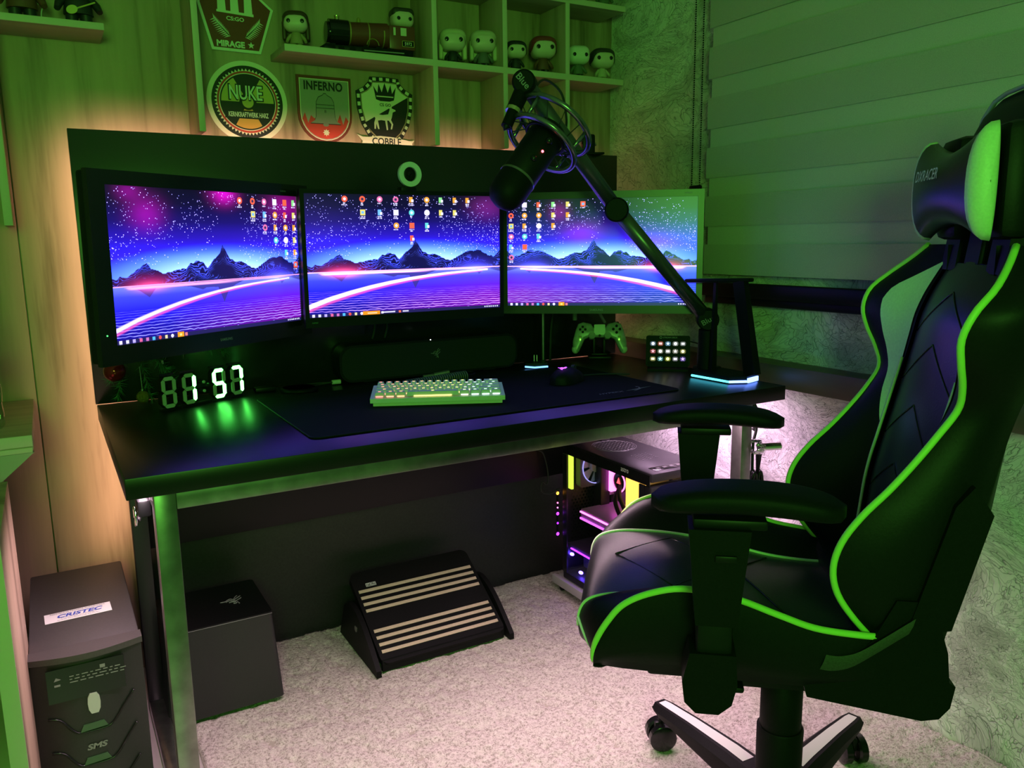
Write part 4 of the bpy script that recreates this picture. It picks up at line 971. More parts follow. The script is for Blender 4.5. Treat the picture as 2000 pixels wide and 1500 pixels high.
for i in range(4): obj('stripe', MB().box((.0, -.0165, .030 + .006 * i), (.010, .004, .003)), PRINT, f, 0)
# toy locomotive
tr = thing('toy_train', 'dark red and black toy steam locomotive with a doll driver on its cab', 'toy', (.825, 2.178, ST + .0005), R(-6), None)
TRD = mat('train_red', (.16, .035, .025), .35); GOLD = mat('train_gold', (.55, .45, .15), .3, .6)
obj('chassis', MB().box((-.005, 0, .013), (.235, .05, .016), bev=.003).box((-.118, 0, .012), (.025, .054, .012), bev=.003), PLA, tr, 30)
obj('pilot', MB().prism([(-.155, .003), (-.10, .003), (-.10, .024), (-.125, .022)], .05, T(0, .025, 0) @ FACE_S), PLM, tr, 30)
bo = obj('boiler', MB().cyl((-.062, 0, .056), (.045, 0, .058), .029, .032, n=28), TRD, tr, 40); obj('smokebox', MB().cyl((-.112, 0, .056), (-.062, 0, .056), .033, n=28).cyl((-.119, 0, .056), (-.112, 0, .056), .026, n=28), PLG, tr, 40)
for x in (-.06, -.01, .03): obj('boiler_band', MB().cyl((x, 0, .057), (x + .003, 0, .057), .0312 + .012 * (x + .02), n=28), GOLD, bo, 40)
obj('chimney', MB().lathe([(.009, .084), (.006, .089), (.0075, .098), (.006, .098)], c=(-.088, 0, 0), n=18), mat('brass', (.7, .65, .3), .2, 1), tr, 40); obj('dome', MB().lathe([(.006, .082), (.005, .095), (.002, .099)], c=(-.03, 0, 0), n=16), GOLD, tr, 40)
cb = obj('cab', MB().span((.045, -.028, .020), (.118, .028, .082), bev=.004), TRD, tr, 30)
for x in (.06, .085): obj('cab_window', MB().box((x, -.0284, .066), (.016 if x > .07 else .006, .001, .020)), mat('window_pale', (.62, .64, .5), .4), cb, 0)
obj('number_plate', MB().box((.097, -.0286, .036), (.034, .0012, .016)), PLG, cb, 0); letters('5972', tr, SCRM, T(.097, -.0294, .036) @ FACE_S, .020, .008, name='number'); obj('plate_rim', MB().ring(rrect(.034, .016, .002), rrect(.031, .013, .001), .0006, T(.097, -.0291, .036) @ FACE_S), GOLD, cb, 0)
for x in (-.085, -.055, -.02, .015, .05, .085):
    obj('wheel', MB().cyl((x, -.027, .012), (x, -.022, .012), .0115 if x > -.04 else .008, n=20), PLM, tr, 40)
obj('coupling_rod', MB().box((.03, -.0285, .011), (.11, .002, .003)), GREY, tr, 0); obj('splasher', MB().tube([(.0 + .016 * math.cos(a), -.027, .026 + .016 * math.sin(a)) for a in np.linspace(0, math.pi, 12)], .0014, 6), GOLD, tr, 60)
hd_ = obj('driver_head', MB().box((.09, .0, .105), (.060, .05, .045), bev=.017, seg=5), SKIN, tr, 60); obj('driver_hair', MB().box((.09, .004, .119), (.063, .052, .028), bev=.013, seg=4), cm('dark', HAIRS), hd_, 60)
for s_ in (-1, 1): obj('driver_eye', MB().sph((.09 + s_ * .016, -.0255, .102), (.005, .0012, .005), 12, 8), EYE, hd_, 180)
# ------------------------------------------------------------------ floor things
up_ = thing('battery_backup_unit', 'black tower power backup unit with white sticker on top, standing left of the desk leg', 'power backup', (0, 1.66, -.012))
GB = noisy('textured_grey_case', (.055, .05, .048), .55, 300, .0004, .3, .1)
obj('case', MB().box((0, .235, .19), (.192, .43, .364), bev=.004), GB, up_, 30)
UF = noisy('front_black', (.022, .021, .022), .42, 300, .0003, .2, .1)
obj('top_lip', MB().prism([(-.098, .02), (.098, .02), (.098, -.012)] + [(.098 - .196 * i / 10, -.012 - .020 * math.sin(math.pi * i / 10)) for i in range(1, 10)] + [(-.098, -.012)], .012, T(0, 0, .364)), GB, up_, 30)
obj('front_panel', MB().prism([(-.096, .02), (.096, .02), (.096, -.006)] + [(.096 - .192 * i / 10, -.006 - .014 * math.sin(math.pi * i / 10)) for i in range(1, 10)] + [(-.096, -.006)], .352, T(0, 0, .008)), UF, up_, 30)
obj('display_strip', MB().prism([(-.07, .285), (.062, .285), (.062, .352), (-.07, .352)], .003, T(0, -.0195, 0) @ FACE_S), PLG, up_, 30)
for i, z in enumerate((.215, .145, .075)):
    obj('panel_groove', MB().tube(smoothpts([(.075, -.0135, z + .055), (.055, -.0165, z + .03), (.035, -.019, z + .003), (.02, -.0205, z - .004), (-.02, -.0205, z - .004), (-.035, -.019, z + .003), (-.055, -.0165, z + .03), (-.075, -.0135, z + .036)], 30), .0022, 6), PLG, up_, 180)
    obj('grip_window', MB().prism([(-.024, z - .002), (.024, z + .0), (.018, z + .012), (-.018, z + .011)], .003, T(0, -.0195, 0) @ FACE_S), mat('green_tint_window', (.05, .11, .05), .25), up_, 0)
obj('power_button', MB().prism([(-.010, -.012), (-.006, -.021), (.006, -.021), (.010, -.012), (.011, 0), (.010, .012), (.006, .021), (-.006, .021), (-.010, .012), (-.011, 0)], .004, T(.004, -.0200, .268) @ FACE_S), LGREY, up_, 30)
letters('SMS', up_, GREY, T(.002, -.0216, .178) @ FACE_S, .036, .012, off=.04, shear=.2)
q = MB()
for r_ in range(3):
    x = -.032
    while x < .055:
        wd = .004 + .010 * rnd.random(); q.add([(x, -.0232, .332 - r_ * .006), (x + wd, -.0232, .332 - r_ * .006), (x + wd, -.0232, .334 - r_ * .006), (x, -.0232, .334 - r_ * .006)], [(0, 1, 2, 3)]); x += wd + .004
q.prism([(-.058, .329), (-.046, .331), (-.054, .336)], .0003, T(0, -.0229, 0) @ FACE_S).prism([(-.058, .318), (-.048, .318), (-.048, .322), (-.058, .322)], .0003, T(0, -.0229, 0) @ FACE_S).prism([(.02, .336), (.029, .336), (.029, .343), (.02, .343)], .0003, T(0, -.0229, 0) @ FACE_S)
obj('printed_marks', q, GREY, up_, 0)
STK = thing('sticker', 'white sticker with blue lettering on top of the black power unit', 'sticker', (-.006, 1.66 + .175, .3705 - .010), R(2))
obj('paper', MB().prism([(-.062, -.024), (.062, -.024), (.062, .024), (-.062, .024)], .0006, T(0, 0, .0005)), mat('sticker_paper', (.9, .88, .86), .5), STK, 0)
SB_ = mat('blue_print', (.05, .09, .5), .5); SC_ = mat('cyan_print', (.1, .4, .7), .5)
letters('CRISTEC', STK, SB_, T(.004, .001, .0014), .085, .017, off=.03, shear=.25); letters('ASSISTENCIA TECNICA AUTORIZADA', STK, DIM, T(.0, .0175, .0014), .104, .0062); letters('Tecnologia em Energia', STK, DIM, T(.0, -.0115, .0014), .066, .005); letters('www.assistencia.com.br', STK, DIM, T(0, -.018, .0014), .08, .004)

sw = thing('subwoofer', 'black cube subwoofer with slanted sides on the rug under desk', 'speaker', (.285, 2.015, 0))
tp, bt2, hh_ = (.121, .112), (.134, .128), .232
q = MB(); n = 0
obj('cabinet', MB().grid([[(x * k[0] / 1, y * k[1], z) for x, y in rrect(2, 2, .09, 5)] for k, z in ((bt2, .012), (tp, hh_ - .004))], closed=True).prism([(x * tp[0], y * tp[1]) for x, y in rrect(2, 2, .09, 5)], .0001, T(0, 0, hh_ - .004)), noisy('subwoofer_vinyl', (.016, .016, .017), .5, 250, .0004, .3, .1), sw, 30)
obj('top_plate', MB().prism([(x * tp[0] * 1.003, y * tp[1] * 1.003) for x, y in rrect(2, 2, .09, 5)], .005, T(0, 0, hh_ - .004)), PLA, sw, 30)
for x in (-.1, .1):
    for y in (-.09, .09): obj('foot', MB().cyl((x, y, -.002), (x, y, .014), .013, n=14), RUBBER, sw, 40)
obj('trim_line', MB().tube([(-.12, -.1125, hh_ - .003), (.12, -.1125, hh_ - .003)], .0008, 5), GREY, sw, 180)
snakes('emblem', sw, T(.045, .0, hh_ + .0016), .026, GREY)

fr_ = thing('footrest', 'black wooden footrest with pale grip strips, tilted on curved sides', 'footrest', (.857, 1.86, 0))
for x in (-.206, .194):
    pts = [(0, 0), (.0, .018), (.05, .062), (.11, .105), (.17, .128), (.215, .125), (.25, .105), (.30, .0)]
    sp_ = smoothpts([(a, b) for a, b in pts[1:7]], 24); obj('side_plate', MB().prism([(0, 0)] + [tuple(p) for p in sp_] + [(.30, 0)], .014, Matrix(((0, 0, 1, x - .001), (1, 0, 0, 0), (0, 1, 0, 0), (0, 0, 0, 1)))), PLM, fr_, 30)
    obj('bolt', MB().cyl((x - .003 if x < 0 else x + .014, .15, .075), (x + .0 if x < 0 else x + .017, .15, .075), .009, n=16), STEEL, fr_, 40)
# platform: lies in local x (width) / s (slope) plane
sl_ = math.atan2(.163 - .018, .235); PM = T(0, .012, .024) @ rot(sl_, 'X')
obj('platform', MB().prism(rrect(.372, .300, .022), .018, PM @ T(-.0, .15, -.012)), PLM, fr_, 30)
STRIP = noisy('grip_strip', (.58, .45, .33), .75, 500, .0006, .4, .1)
for i in range(8):
    yy = .036 + .0215 * i + (.046 if i >= 4 else 0); obj('grip_strip', MB().box(PM @ Vector((0, yy, .0068)), (.352, .0098, .0018), PM.to_3x3(), bev=.0005), STRIP, fr_, 30)
obj('front_lip', MB().span((-.184, .016, .003), (.184, .028, .036), bev=.002), PLM, fr_, 30)
lb = obj('brand_label', MB().box(PM @ Vector((-.135, .262 - .012, .0072)), (.030, .0115, .0016), PM.to_3x3()), mat('label_black', (.012, .012, .012), .5), fr_, 0)
letters('STALO', fr_, PRINT, PM @ T(-.135, .250, .0082), .025, .0075, off=.03); obj('label_rim', MB().ring(rrect(.030, .0115, .001), rrect(.0275, .009, .001), .0004, PM @ T(-.135, .250, .0078)), PRINT, fr_, 0)

# ------------------------------------------------------------------ computer tower with lit inside
X0, X1, Y0, Y1, Z0, Z1 = 1.362, 1.565, 1.625, 2.055, .047, .497
dl = thing('tower_trolley', 'low white wheeled trolley carrying the computer tower', 'trolley', (1.46, 1.85, 0))
obj('tray', MB().box((0, -.01, .034), (.235, .50, .020), bev=.003), LGREY, dl, 30); obj('tray_rail', MB().box((-.112, -.01, .036), (.014, .50, .027), bev=.002), LGREY, dl, 30)
for x in (-.095, .095):
    for y in (-.22, .21): obj('caster', MB().cyl((x - .008, y, .011), (x + .008, y, .011), .0115, n=16).box((x, y, .021), (.012, .014, .010)), PLA, dl, 40)
pc = thing('computer_tower', 'black computer tower with tinted glass side showing coloured lights inside', 'computer', (X0, Y0, Z0))
dx, dy, dz = X1 - X0, Y1 - Y0, Z1 - Z0
CASE = noisy('tower_black', (.014, .014, .016), .42, 300, .0003, .25, .1); INS = mat('tower_inside', (.10, .10, .11), .5); INW = mat('fan_frosted', (.55, .55, .6), .4)
obj('base', MB().span((0, 0, 0), (dx, dy, .022), bev=.003), CASE, pc, 30); obj('top', MB().span((0, .0, dz - .026), (dx, dy, dz), bev=.006), CASE, pc, 30)
obj('rear_panel', MB().span((.004, dy - .008, .022), (dx - .002, dy, dz - .038)), CASE, pc, 0); obj('far_panel', MB().span((dx - .006, 0, .022), (dx, dy, dz - .038)), CASE, pc, 0)
obj('front_panel', MB().span((0, 0, .022), (dx, .030, dz - .038), bev=.003), CASE, pc, 30); obj('front_pillar', MB().span((-.001, .03, .022), (.004, .052, dz - .038)), CASE, pc, 0); obj('rear_pillar', MB().span((-.001, dy - .022, .022), (.004, dy, dz - .038)), CASE, pc, 0)
obj('side_glass', MB().span((-.0015, .006, .024), (.0015, dy - .004, dz - .022)), GLASS, pc, 0)
obj('glass_band', MB().span((-.0035, .004, dz - .034), (-.002, dy - .004, dz - .004)), mat('glass_black_band', (.006, .006, .007), .15), pc, 0)
tv = MB()
for rr in (.068, .062): tv.tube([(dx * .5 + rr * math.cos(a), dy * .70 + rr * math.sin(a), dz + .0004) for a in np.linspace(0, 2 * math.pi, 48, endpoint=False)], .0007, 4, closed=True)
for i in range(9):
    for j in range(9):
        x, y = (i - 4) * .013, (j - 4) * .013
        if x * x + y * y < .0034: tv.cyl((dx * .5 + x, dy * .70 + y, dz - .0002), (dx * .5 + x, dy * .70 + y, dz + .0008), .0028, n=6)
        if abs(i - 4) < 3 and abs(j - 4) < 4: tv.cyl((dx * .5 + x, dy * .36 + y * .7, dz - .0002), (dx * .5 + x, dy * .36 + y * .7, dz + .0008), .0022, n=6)
obj('top_vent', tv, DIM, pc, 0, kind='stuff')
obj('port_strip', MB().span((.03, .020, dz - .0002), (dx - .03, .052, dz + .0012), bev=.0005), PLG, pc, 30)
for i in range(5): obj('port', MB().span((.045 + .024 * i, .030, dz + .001), (.057 + .024 * i, .040, dz + .0022)), DIM if i < 3 else STEEL, pc, 0)
sideM = Matrix(((0, 0, -1, 0), (-1, 0, 0, 0), (0, 1, 0, 0), (0, 0, 0, 1)))   # drawing plane turned to face -X
letters('astro', pc, PRINT, T(-.0037, .112, dz - .014) @ sideM, .034, .012)
# inside
obj('mainboard', MB().span((dx - .030, .05, .135), (dx - .024, dy - .02, dz - .05)), INS, pc, 0)
obj('power_shroud', MB().span((.012, .032, .105), (dx - .008, dy - .010, .118)), mat('shroud', (.10, .09, .12), .3), pc, 0)
VIO = glow('violet_led', (.32, .03, 1), 7); MAG = glow('magenta_led', (1, .12, .75), 9); YEL = glow('amber_memory_led', (1, .50, .08), 3.5); BLD = glow('deep_blue_led', (.12, .05, 1), 45); LIM = glow('lime_led', (.5, .8, .05), 3)
obj('shroud_light', MB().span((.008, .08, .104), (.013, dy - .03, .1075)), VIO, pc, 0)
for y, z in ((.412, .079), (.362, .034), (.27, .034)): obj('floor_light', MB().sph((.022, y, z), (.006, .009, .005), 12, 8), BLD, pc, 180)
obj('power_supply', MB().span((.07, dy - .18, .024), (dx - .02, dy - .012, .098), bev=.003), INS, pc, 30)
fan = obj('rear_fan', MB().ring(rrect(.128, .128, .01), [(x * 1, y) for x, y in circ(.058, 28)], .024, T(dx * .52, dy - .012, .365) @ FACE_S), INS, pc, 40)
fb = MB()
for i in range(7):
    a0 = i * 2 * math.pi / 7; fb.prism([(.018 * math.cos(a0), .018 * math.sin(a0)), (.055 * math.cos(a0 - .1), .055 * math.sin(a0 - .1)), (.055 * math.cos(a0 + .55), .055 * math.sin(a0 + .55)), (.018 * math.cos(a0 + .6), .018 * math.sin(a0 + .6))], .002, T(dx * .52, dy - .026, .365) @ FACE_S @ rot(0, 'Y'))
obj('fan_blades', fb, INW, fan, 0); obj('fan_hub', MB().cyl((dx * .52, dy - .038, .365), (dx * .52, dy - .020, .365), .021, n=24), WHITE, fan, 40)
obj('fan_glow', MB().ring(circ(.0575, 28), circ(.0545, 28), .003, T(dx * .52, dy - .037, .365) @ FACE_S), glow('fan_soft_led', (.45, .42, 1), 1.6), fan, 0)
obj('side_light', MB().span((.012, dy - .03, .30), (.020, dy - .012, .43)), LIM, pc, 0)
gp = obj('graphics_card', MB().span((.030, .10, .205), (dx - .03, dy - .055, .242), bev=.003), mat('card_grey', (.30, .28, .32), .35), pc, 30)
obj('card_edge_light', MB().span((.0265, .10, .230), (.0295, dy - .055, .2345)), MAG, gp, 0); obj('card_edge_light', MB().span((.0265, .25, .208), (.0295, dy - .055, .214)), glow('card_violet', (.7, .1, .9), 4), gp, 0)
obj('card_badge', MB().span((.0255, .12, .205), (.0295, .235, .222)), glow('card_badge_green', (.45, .8, .12), 1.6), gp, 0); letters('GEFORCE RTX', pc, PLG, T(.0252, .178, .2135) @ sideM, .085, .009, off=.02)
for i in range(2): obj('memory_stick', MB().span((dx - .085, .228 + .022 * i, .232), (dx - .032, .239 + .022 * i, .358)), YEL, pc, 0)
pmp = obj('cooler_pump', MB().cyl((dx - .075, .308, .330), (dx - .032, .308, .330), .034, n=32), PLG, pc, 40); obj('pump_ring', MB().tube([(dx - .0765, .308 + .031 * math.cos(a), .330 + .031 * math.sin(a)) for a in np.linspace(0, 2 * math.pi, 32, endpoint=False)], .0025, 6, closed=True), glow('pump_pink', (1, .15, .55), 6), pmp, 180)
obj('pump_mark', MB().prism([(-.010, -.008), (.010, -.008), (.0, .012)], .0005, T(dx - .0768, .308, .332) @ sideM), glow('pump_red', (1, .08, .1), 4), pmp, 0)
obj('tube', MB().tube(smoothpts([(dx - .075, .30, .32), (dx - .10, .27, .29), (dx - .10, .21, .24), (dx - .10, .12, .26), (dx - .08, .06, .40)], 24), .0065, 8).tube(smoothpts([(dx - .075, .31, .305), (dx - .11, .28, .275), (dx - .115, .22, .225), (dx - .12, .12, .24), (dx - .10, .06, .38)], 24), .0065, 8), RUBBER, pc, 180)
obj('glow_panel', MB().span((dx - .072, .352, .285), (dx - .034, .384, .375)), MAG, pc, 0)
obj('heat_sink', MB().span((dx - .06, .388, .26), (dx - .032, .40, .40), bev=.003).span((dx - .06, .28, .385), (dx - .032, .40, .400), bev=.003), GREY, pc, 30)
mesh_ = MB()
for i in range(16):
    for j in range(7): mesh_.cyl((.03 + .0125 * j + (.006 if i % 2 else 0), dy - .0085, .13 + .0105 * i), (.03 + .0125 * j + (.006 if i % 2 else 0), dy - .0072, .13 + .0105 * i), .0038, n=6)
obj('vent_mesh', mesh_, PLG, pc, 0, kind='stuff')
# strip of LED beads on the rear edge, hanging lead
ld = thing('led_bead_strip', 'short strip of amber and violet LED beads behind the computer tower', 'led strip', (1.352, 2.072, .18))
obj('tape', MB().span((-.003, .001, 0), (.003, .0025, .16)), PLG, ld, 0)
for z, r_, mt in ((.146, .0052, glow('bead_amber', (1, .36, .03), 6)), (.114, .0026, glow('bead_pink', (1, .1, .4), 8)), (.098, .0022, MAG), (.078, .0052, glow('bead_violet', (.40, .03, 1), 5)), (.046, .0036, glow('bead_violet_dim', (.28, .02, 1), 4)), (.010, .0055, glow('bead_violet_low', (.34, .03, 1), 5))): obj('bead', MB().sph((0, -.001, z), (r_, .002, r_), 12, 8), mt, ld, 180)
tag(obj('looped_lead', MB().tube(smoothpts([(1.352, 2.06, .345), (1.325, 2.07, .33), (1.30, 2.075, .335), (1.292, 2.075, .355), (1.30, 2.075, .372), (1.315, 2.075, .36), (1.318, 2.075, .40), (1.305, 2.08, .46), (1.285, 2.085, .475)], 40), .0022, 6), RUBBER, None, 180), 'thin black lead looping out beside the computer tower', 'cable')
# things on the right desk leg
hc = thing('headphone_hook', 'bundle of chrome cable and clamp hung on right desk leg', 'clamp', (1.507, 1.41, .60))
obj('coil', MB().tube([(.010 * math.sin(a * 7) + .004 * a / 6.28, .024 * math.cos(a), .016 * math.sin(a)) for a in np.linspace(0, 25, 90)], .0028, 6), CHROME, hc, 180); obj('screw', MB().cyl((.01, -.01, .0), (.065, -.03, .0), .010, n=18), CHROME, hc, 40)
obj('clip', MB().prism([(0, 0), (.012, .0), (.004, -.05)], .01, T(.012, .0, -.02) @ FACE_S), PLA, hc, 0)
cl_ = thing('coiled_power_cord', 'bundled black power cord hanging beside the right desk leg', 'cable', (1.530, 1.415, .475))
q = MB()
for i in range(6): q.tube([(.012 * math.sin(a + i) * .2 + (i - 2.5) * .006, .016 * math.cos(i), .055 * math.cos(a)) if False else ((i - 2.5) * .0065 + .010 * math.sin(a), (i % 3 - 1) * .010, .058 * math.cos(a)) for a in np.linspace(0, 2 * math.pi, 26, endpoint=False)], .0042, 6, closed=True)
obj('loops', q, PLG, cl_, 180); obj('tie', MB().tube([(.021 * math.cos(a), .017 * math.sin(a), -.020) for a in np.linspace(0, 2 * math.pi, 20, endpoint=False)], .0035, 6, closed=True), RUBBER, cl_, 180)
tag(obj('hanging_cable', MB().tube(smoothpts([(1.56, 1.44, .718), (1.545, 1.45, .69), (1.55, 1.44, .64), (1.53, 1.43, .60), (1.52, 1.42, .53)], 24), .004, 6), RUBBER, None, 180), 'thin black cable hanging down to the cord bundle under right end of desk', 'cable')
tag(obj('hanging_cable', MB().tube(smoothpts([(1.545, 1.46, .717), (1.56, 1.44, .66), (1.55, 1.45, .63)], 16), .006, 6), RUBBER, None, 180), 'short thick black cable end hanging under right end of desk', 'cable')
orb = thing('lit_fan_ring', 'orange and green glowing ring low beside the right desk leg', 'lamp', (1.53, 1.50, .36))
obj('ring', MB().tube([(0, .05 * math.cos(a), .05 * math.sin(a)) for a in np.linspace(.2, 2.6, 20)], .004, 6), glow('orange_led', (1, .25, .04), 4), orb, 180); obj('core', MB().prism(circ(.042, 24), .004, sideM), glow('lime_soft_led', (.35, .6, .08), 1.2), orb, 0); obj('body', MB().cyl((.006, 0, 0), (.02, 0, 0), .055, n=28), PLA, orb, 40)
lw = thing('cable_clamp', 'small shiny clamp with cable under left front corner of desk', 'clamp', (.112, 1.50, .66))
obj('clamp_body', MB().box((0, 0, .012), (.022, .05, .03), bev=.004), PLA, lw, 30); obj('ring', MB().tube([(-.014, .012 * math.cos(a), -.006 + .016 * math.sin(a)) for a in np.linspace(0, 2 * math.pi, 20, endpoint=False)], .0025, 6, closed=True), CHROME, lw, 180); obj('cable', MB().tube(smoothpts([(-.014, .0, -.01), (-.006, .03, -.02), (.01, .1, .03), (.02, .2, .03)], 16), .0035, 6), RUBBER, lw, 180)

# ------------------------------------------------------------------ gaming chair: local x forward, y to the sitter's left (near side), z up
gcx = thing('gaming_chair', 'black and green racing style gaming chair with headrest cushion and armrests', 'chair', (1.08, .918, 0), R(140))
ZB = np.array([.520, .560, .60, .64, .68, .72, .76, .80, .84, .88, .915, .95, .985, 1.02, 1.050, 1.078, 1.104])
AF = np.array([-.098, -.062, -.036, -.028, -.038, -.064, -.100, -.132, -.160, -.182, -.178, -.166, -.160, -.172, -.200, -.226, -.246])
WF = np.array([.198, .204, .208, .210, .210, .208, .204, .200, .198, .203, .224, .246, .258, .262, .246, .212, .180])
AC = np.interp(ZB, [.52, .70, .88, 1.0, 1.105], [-.140, -.158, -.200, -.226, -.272])
WC = np.interp(ZB, [.52, .70, .80, .88, 1.0, 1.06, 1.105], [.135, .135, .135, .135, .135, .125, .110])
AR = np.interp(ZB, [.52, .70, .88, 1.0, 1.105], [-.205, -.245, -.275, -.290, -.315])
N = 60; zz = np.linspace(ZB[0], ZB[-1], N)


def ip(A):
    s_ = smoothpts([(a,) for a in A], 240)[:, 0]; zs_ = smoothpts([(a,) for a in ZB], 240)[:, 0]; return np.interp(zz, zs_, s_)


af, wf, ac, wc2, ar = map(ip, (AF, WF, AC, WC, AR))


def bol(i, s_, sg, off=0):   # inner bolster surface between centre panel edge (s=0) and piping (s=1)
    a = ac[i] + (af[i] - ac[i]) * s_ ** .9; w_ = wc2[i] + (wf[i] - wc2[i]) * s_ ** .75
    b = math.sin(math.pi * s_) * .010
    return Vector((a + b * .6 + off, sg * (w_ - b * .6 - off * .4), zz[i]))


SSH = [0, .12, .25, .4, .55, .7, .85, 1]
q = MB().grid([[(ac[i] + .012 * (1 - (k / 6 - 1) ** 2) - .006, wc2[i] * (k / 6 - 1), zz[i]) for k in range(13)] for i in range(N)])
q.f = [f for f in q.f if not (min(q.v[k][2] for k in f) > 1.068 and .028 < abs(sum(q.v[k][1] for k in f) / 4) < .075)]
obj('centre_panel', q, LEATHER2, gcx, 180)
for sg in (1, -1):
    obj('side_bolster', MB().grid([[bol(i, s_, sg) for s_ in SSH] for i in range(N)]), LEATHER, gcx, 180)
    i0 = [i for i in range(N) if .785 < zz[i] < 1.075]
    obj('bolster_inlay', MB().grid([[bol(i, lo + (hi - lo) * k / 6, sg, .0022) for k in range(7)] for i in i0 for lo, hi in [(.02, float(np.interp(zz[i], [.785, .85, .94, 1.005, 1.03, 1.075], [.04, .30, .50, .58, .52, .04])))]]), PALE, gcx, 180, label='pale green side inlay')
    obj('piping', MB().tube([(af[i], sg * (wf[i] + .001), zz[i]) for i in range(0, N)], .0052, 8), NEON, gcx, 180, label='bright green piping')
    obj('inner_piping', MB().tube([(ac[i] + .005, sg * wc2[i], zz[i]) for i in range(0, 40)], .0028, 6), PALE, gcx, 180, label='pale green piping')
shell = []
for i in range(N):
    row = []
    for sg in (1, -1):
        pr_ = [(af[i], wf[i]), (af[i] * .75 + ar[i] * .25, wf[i] + .016), (af[i] * .4 + ar[i] * .6, wf[i] + .012), (af[i] * .12 + ar[i] * .88, wf[i] - .004), (ar[i], wf[i] - .035), (ar[i] - .004, wf[i] * .5), (ar[i] - .006, 0)]
        row += [(a, sg * w_, zz[i]) for a, w_ in (pr_ if sg == 1 else pr_[::-1][1:])]
    shell.append(row)
q = MB().grid(shell)
q.f = [f for f in q.f if not (min(q.v[k][2] for k in f) > 1.066 and max(abs(q.v[k][1]) for k in f) < q.v[f[0]][1] ** 2 + .12 and max(abs(q.v[k][1]) for k in f) < .125)]
obj('back_shell', q, LEATHER, gcx, 180)
for sg in (1, -1):
    tp_ = [(a, sg * w_, zz[-1]) for a, w_ in ((af[-1], wf[-1]), (af[-1] * .75 + ar[-1] * .25, wf[-1] + .016), (af[-1] * .4 + ar[-1] * .6, wf[-1] + .012), (ar[-1], wf[-1] - .035), (ar[-1] - .004, .10), (ac[-1], .10))]
    obj('shoulder_top', MB().add(tp_, [tuple(range(6))]).add([(a, sg * .10, z_) for z_ in (1.06, zz[-1]) for a in (ac[-1] + .02, ar[-1] - .004)], [(0, 1, 3, 2)]), LEATHER, gcx, 0)
# closing caps below and above
def capring(i): return shell[i] + [tuple(bol(i, s_, -1)) for s_ in SSH[::-1][1:]] + [tuple(bol(i, s_, 1)) for s_ in SSH[:-1]]


for i in (0,):
    c_ = capring(i); obj('shell_end', MB().add(c_ + [(-.2 if i == 0 else -.29, 0, zz[i] + (-.012 if i == 0 else .012))], [(k, (k + 1) % len(c_), len(c_)) for k in range(len(c_))]), LEATHER, gcx, 180)
# chevron seams on the centre panel
for z_ in (.60, .70, .80, .90, .985):
    pts = []
    for k in range(21):
        y_ = .125 * (k / 10 - 1); zc_ = z_ + .075 * (1 - abs(k / 10 - 1)) * 1.0 - .03; i = int(np.argmin(abs(zz - zc_))); t_ = y_ / wc2[i]
        pts.append((np.interp(zc_, zz, ac) + .012 * (1 - t_ ** 2) - .006 + .0004, y_, zc_))
    obj('seam', MB().tube(pts, .0014, 5), PLG, gcx, 180)
# neck posts and head block
HB = [(1.165, .145, -.262, -.322), (1.20, .158, -.268, -.335), (1.24, .160, -.272, -.343), (1.28, .150, -.278, -.348), (1.31, .128, -.288, -.350), (1.332, .085, -.302, -.346), (1.338, .04, -.312, -.338)]
for y_, wd in ((0, .026), (.098, .030), (-.098, .030)):
    obj('neck_post', MB().add([(a, y_ + s_ * wd * (1 if z_ > 1.12 else 1.1), z_) for z_ in (1.062, 1.18) for a, s_ in ((-.255 - (z_ - 1.085) * .12, -1), (-.255 - (z_ - 1.085) * .12, 1), (-.315 - (z_ - 1.085) * .15, 1), (-.315 - (z_ - 1.085) * .15, -1))], [(0, 1, 2, 3), (7, 6, 5, 4), (0, 4, 5, 1), (1, 5, 6, 2), (2, 6, 7, 3), (3, 7, 4, 0)]), LEATHER, gcx, 30)
for sg in (1, -1):
    obj('opening_rim', MB().tube([(-.262 - (z_ - 1.1) * .13, sg * y_, z_) for y_, z_ in ((.028, 1.074), (.070, 1.074), (.070, 1.165), (.028, 1.165))], .004, 6, closed=True), PLA, gcx, 60)
hb = []
for z_, wd, a0, a1 in HB:
    cm_, ra = (a0 + a1) / 2, (a0 - a1) / 2
    hb.append([(cm_ + ra * math.copysign(abs(math.cos(t_)) ** .5, math.cos(t_)), wd * math.copysign(abs(math.sin(t_)) ** .5, math.sin(t_)), z_) for t_ in np.linspace(0, 2 * math.pi, 32, endpoint=False)])
q = MB().grid(hb, closed=True); q.f += [tuple(range(32)), tuple(range(6 * 32, 7 * 32))]; obj('head_block', q, LEATHER, gcx, 60)
obj('head_piping', MB().tube([(-.30, wd * sg, z_) for sg, L in ((1, HB), (-1, HB[::-1])) for z_, wd, a0, a1 in L], .004, 6), mat('grey_green_piping', (.4, .5, .36), .5), gcx, 180)
# head cushion: lens sections swept across the chair
cu = thing('headrest_cushion', 'black headrest cushion with pale green wings strapped to the chair head', 'cushion', (1.08, .918, 0), R(140))


def csec(u, n_=28):      # u in -1..1 across
    w_ = abs(u); zc_ = 1.193; hu = .054 + .030 * w_ ** 2; hd = .056 + .026 * w_ ** 2.2; rear = -.230; front = -.186 - .010 * w_ ** 2; out = []
    for t_ in np.linspace(0, 2 * math.pi, n_, endpoint=False):
        c_, s_ = math.cos(t_), math.sin(t_); a = rear + (front - rear) * abs(c_) ** .75 if c_ > 0 else rear - .004 * abs(c_)
        out.append(Vector((a, .130 * u, zc_ + (hu if s_ > 0 else hd) * math.copysign(abs(s_) ** .9, s_))))
    return out


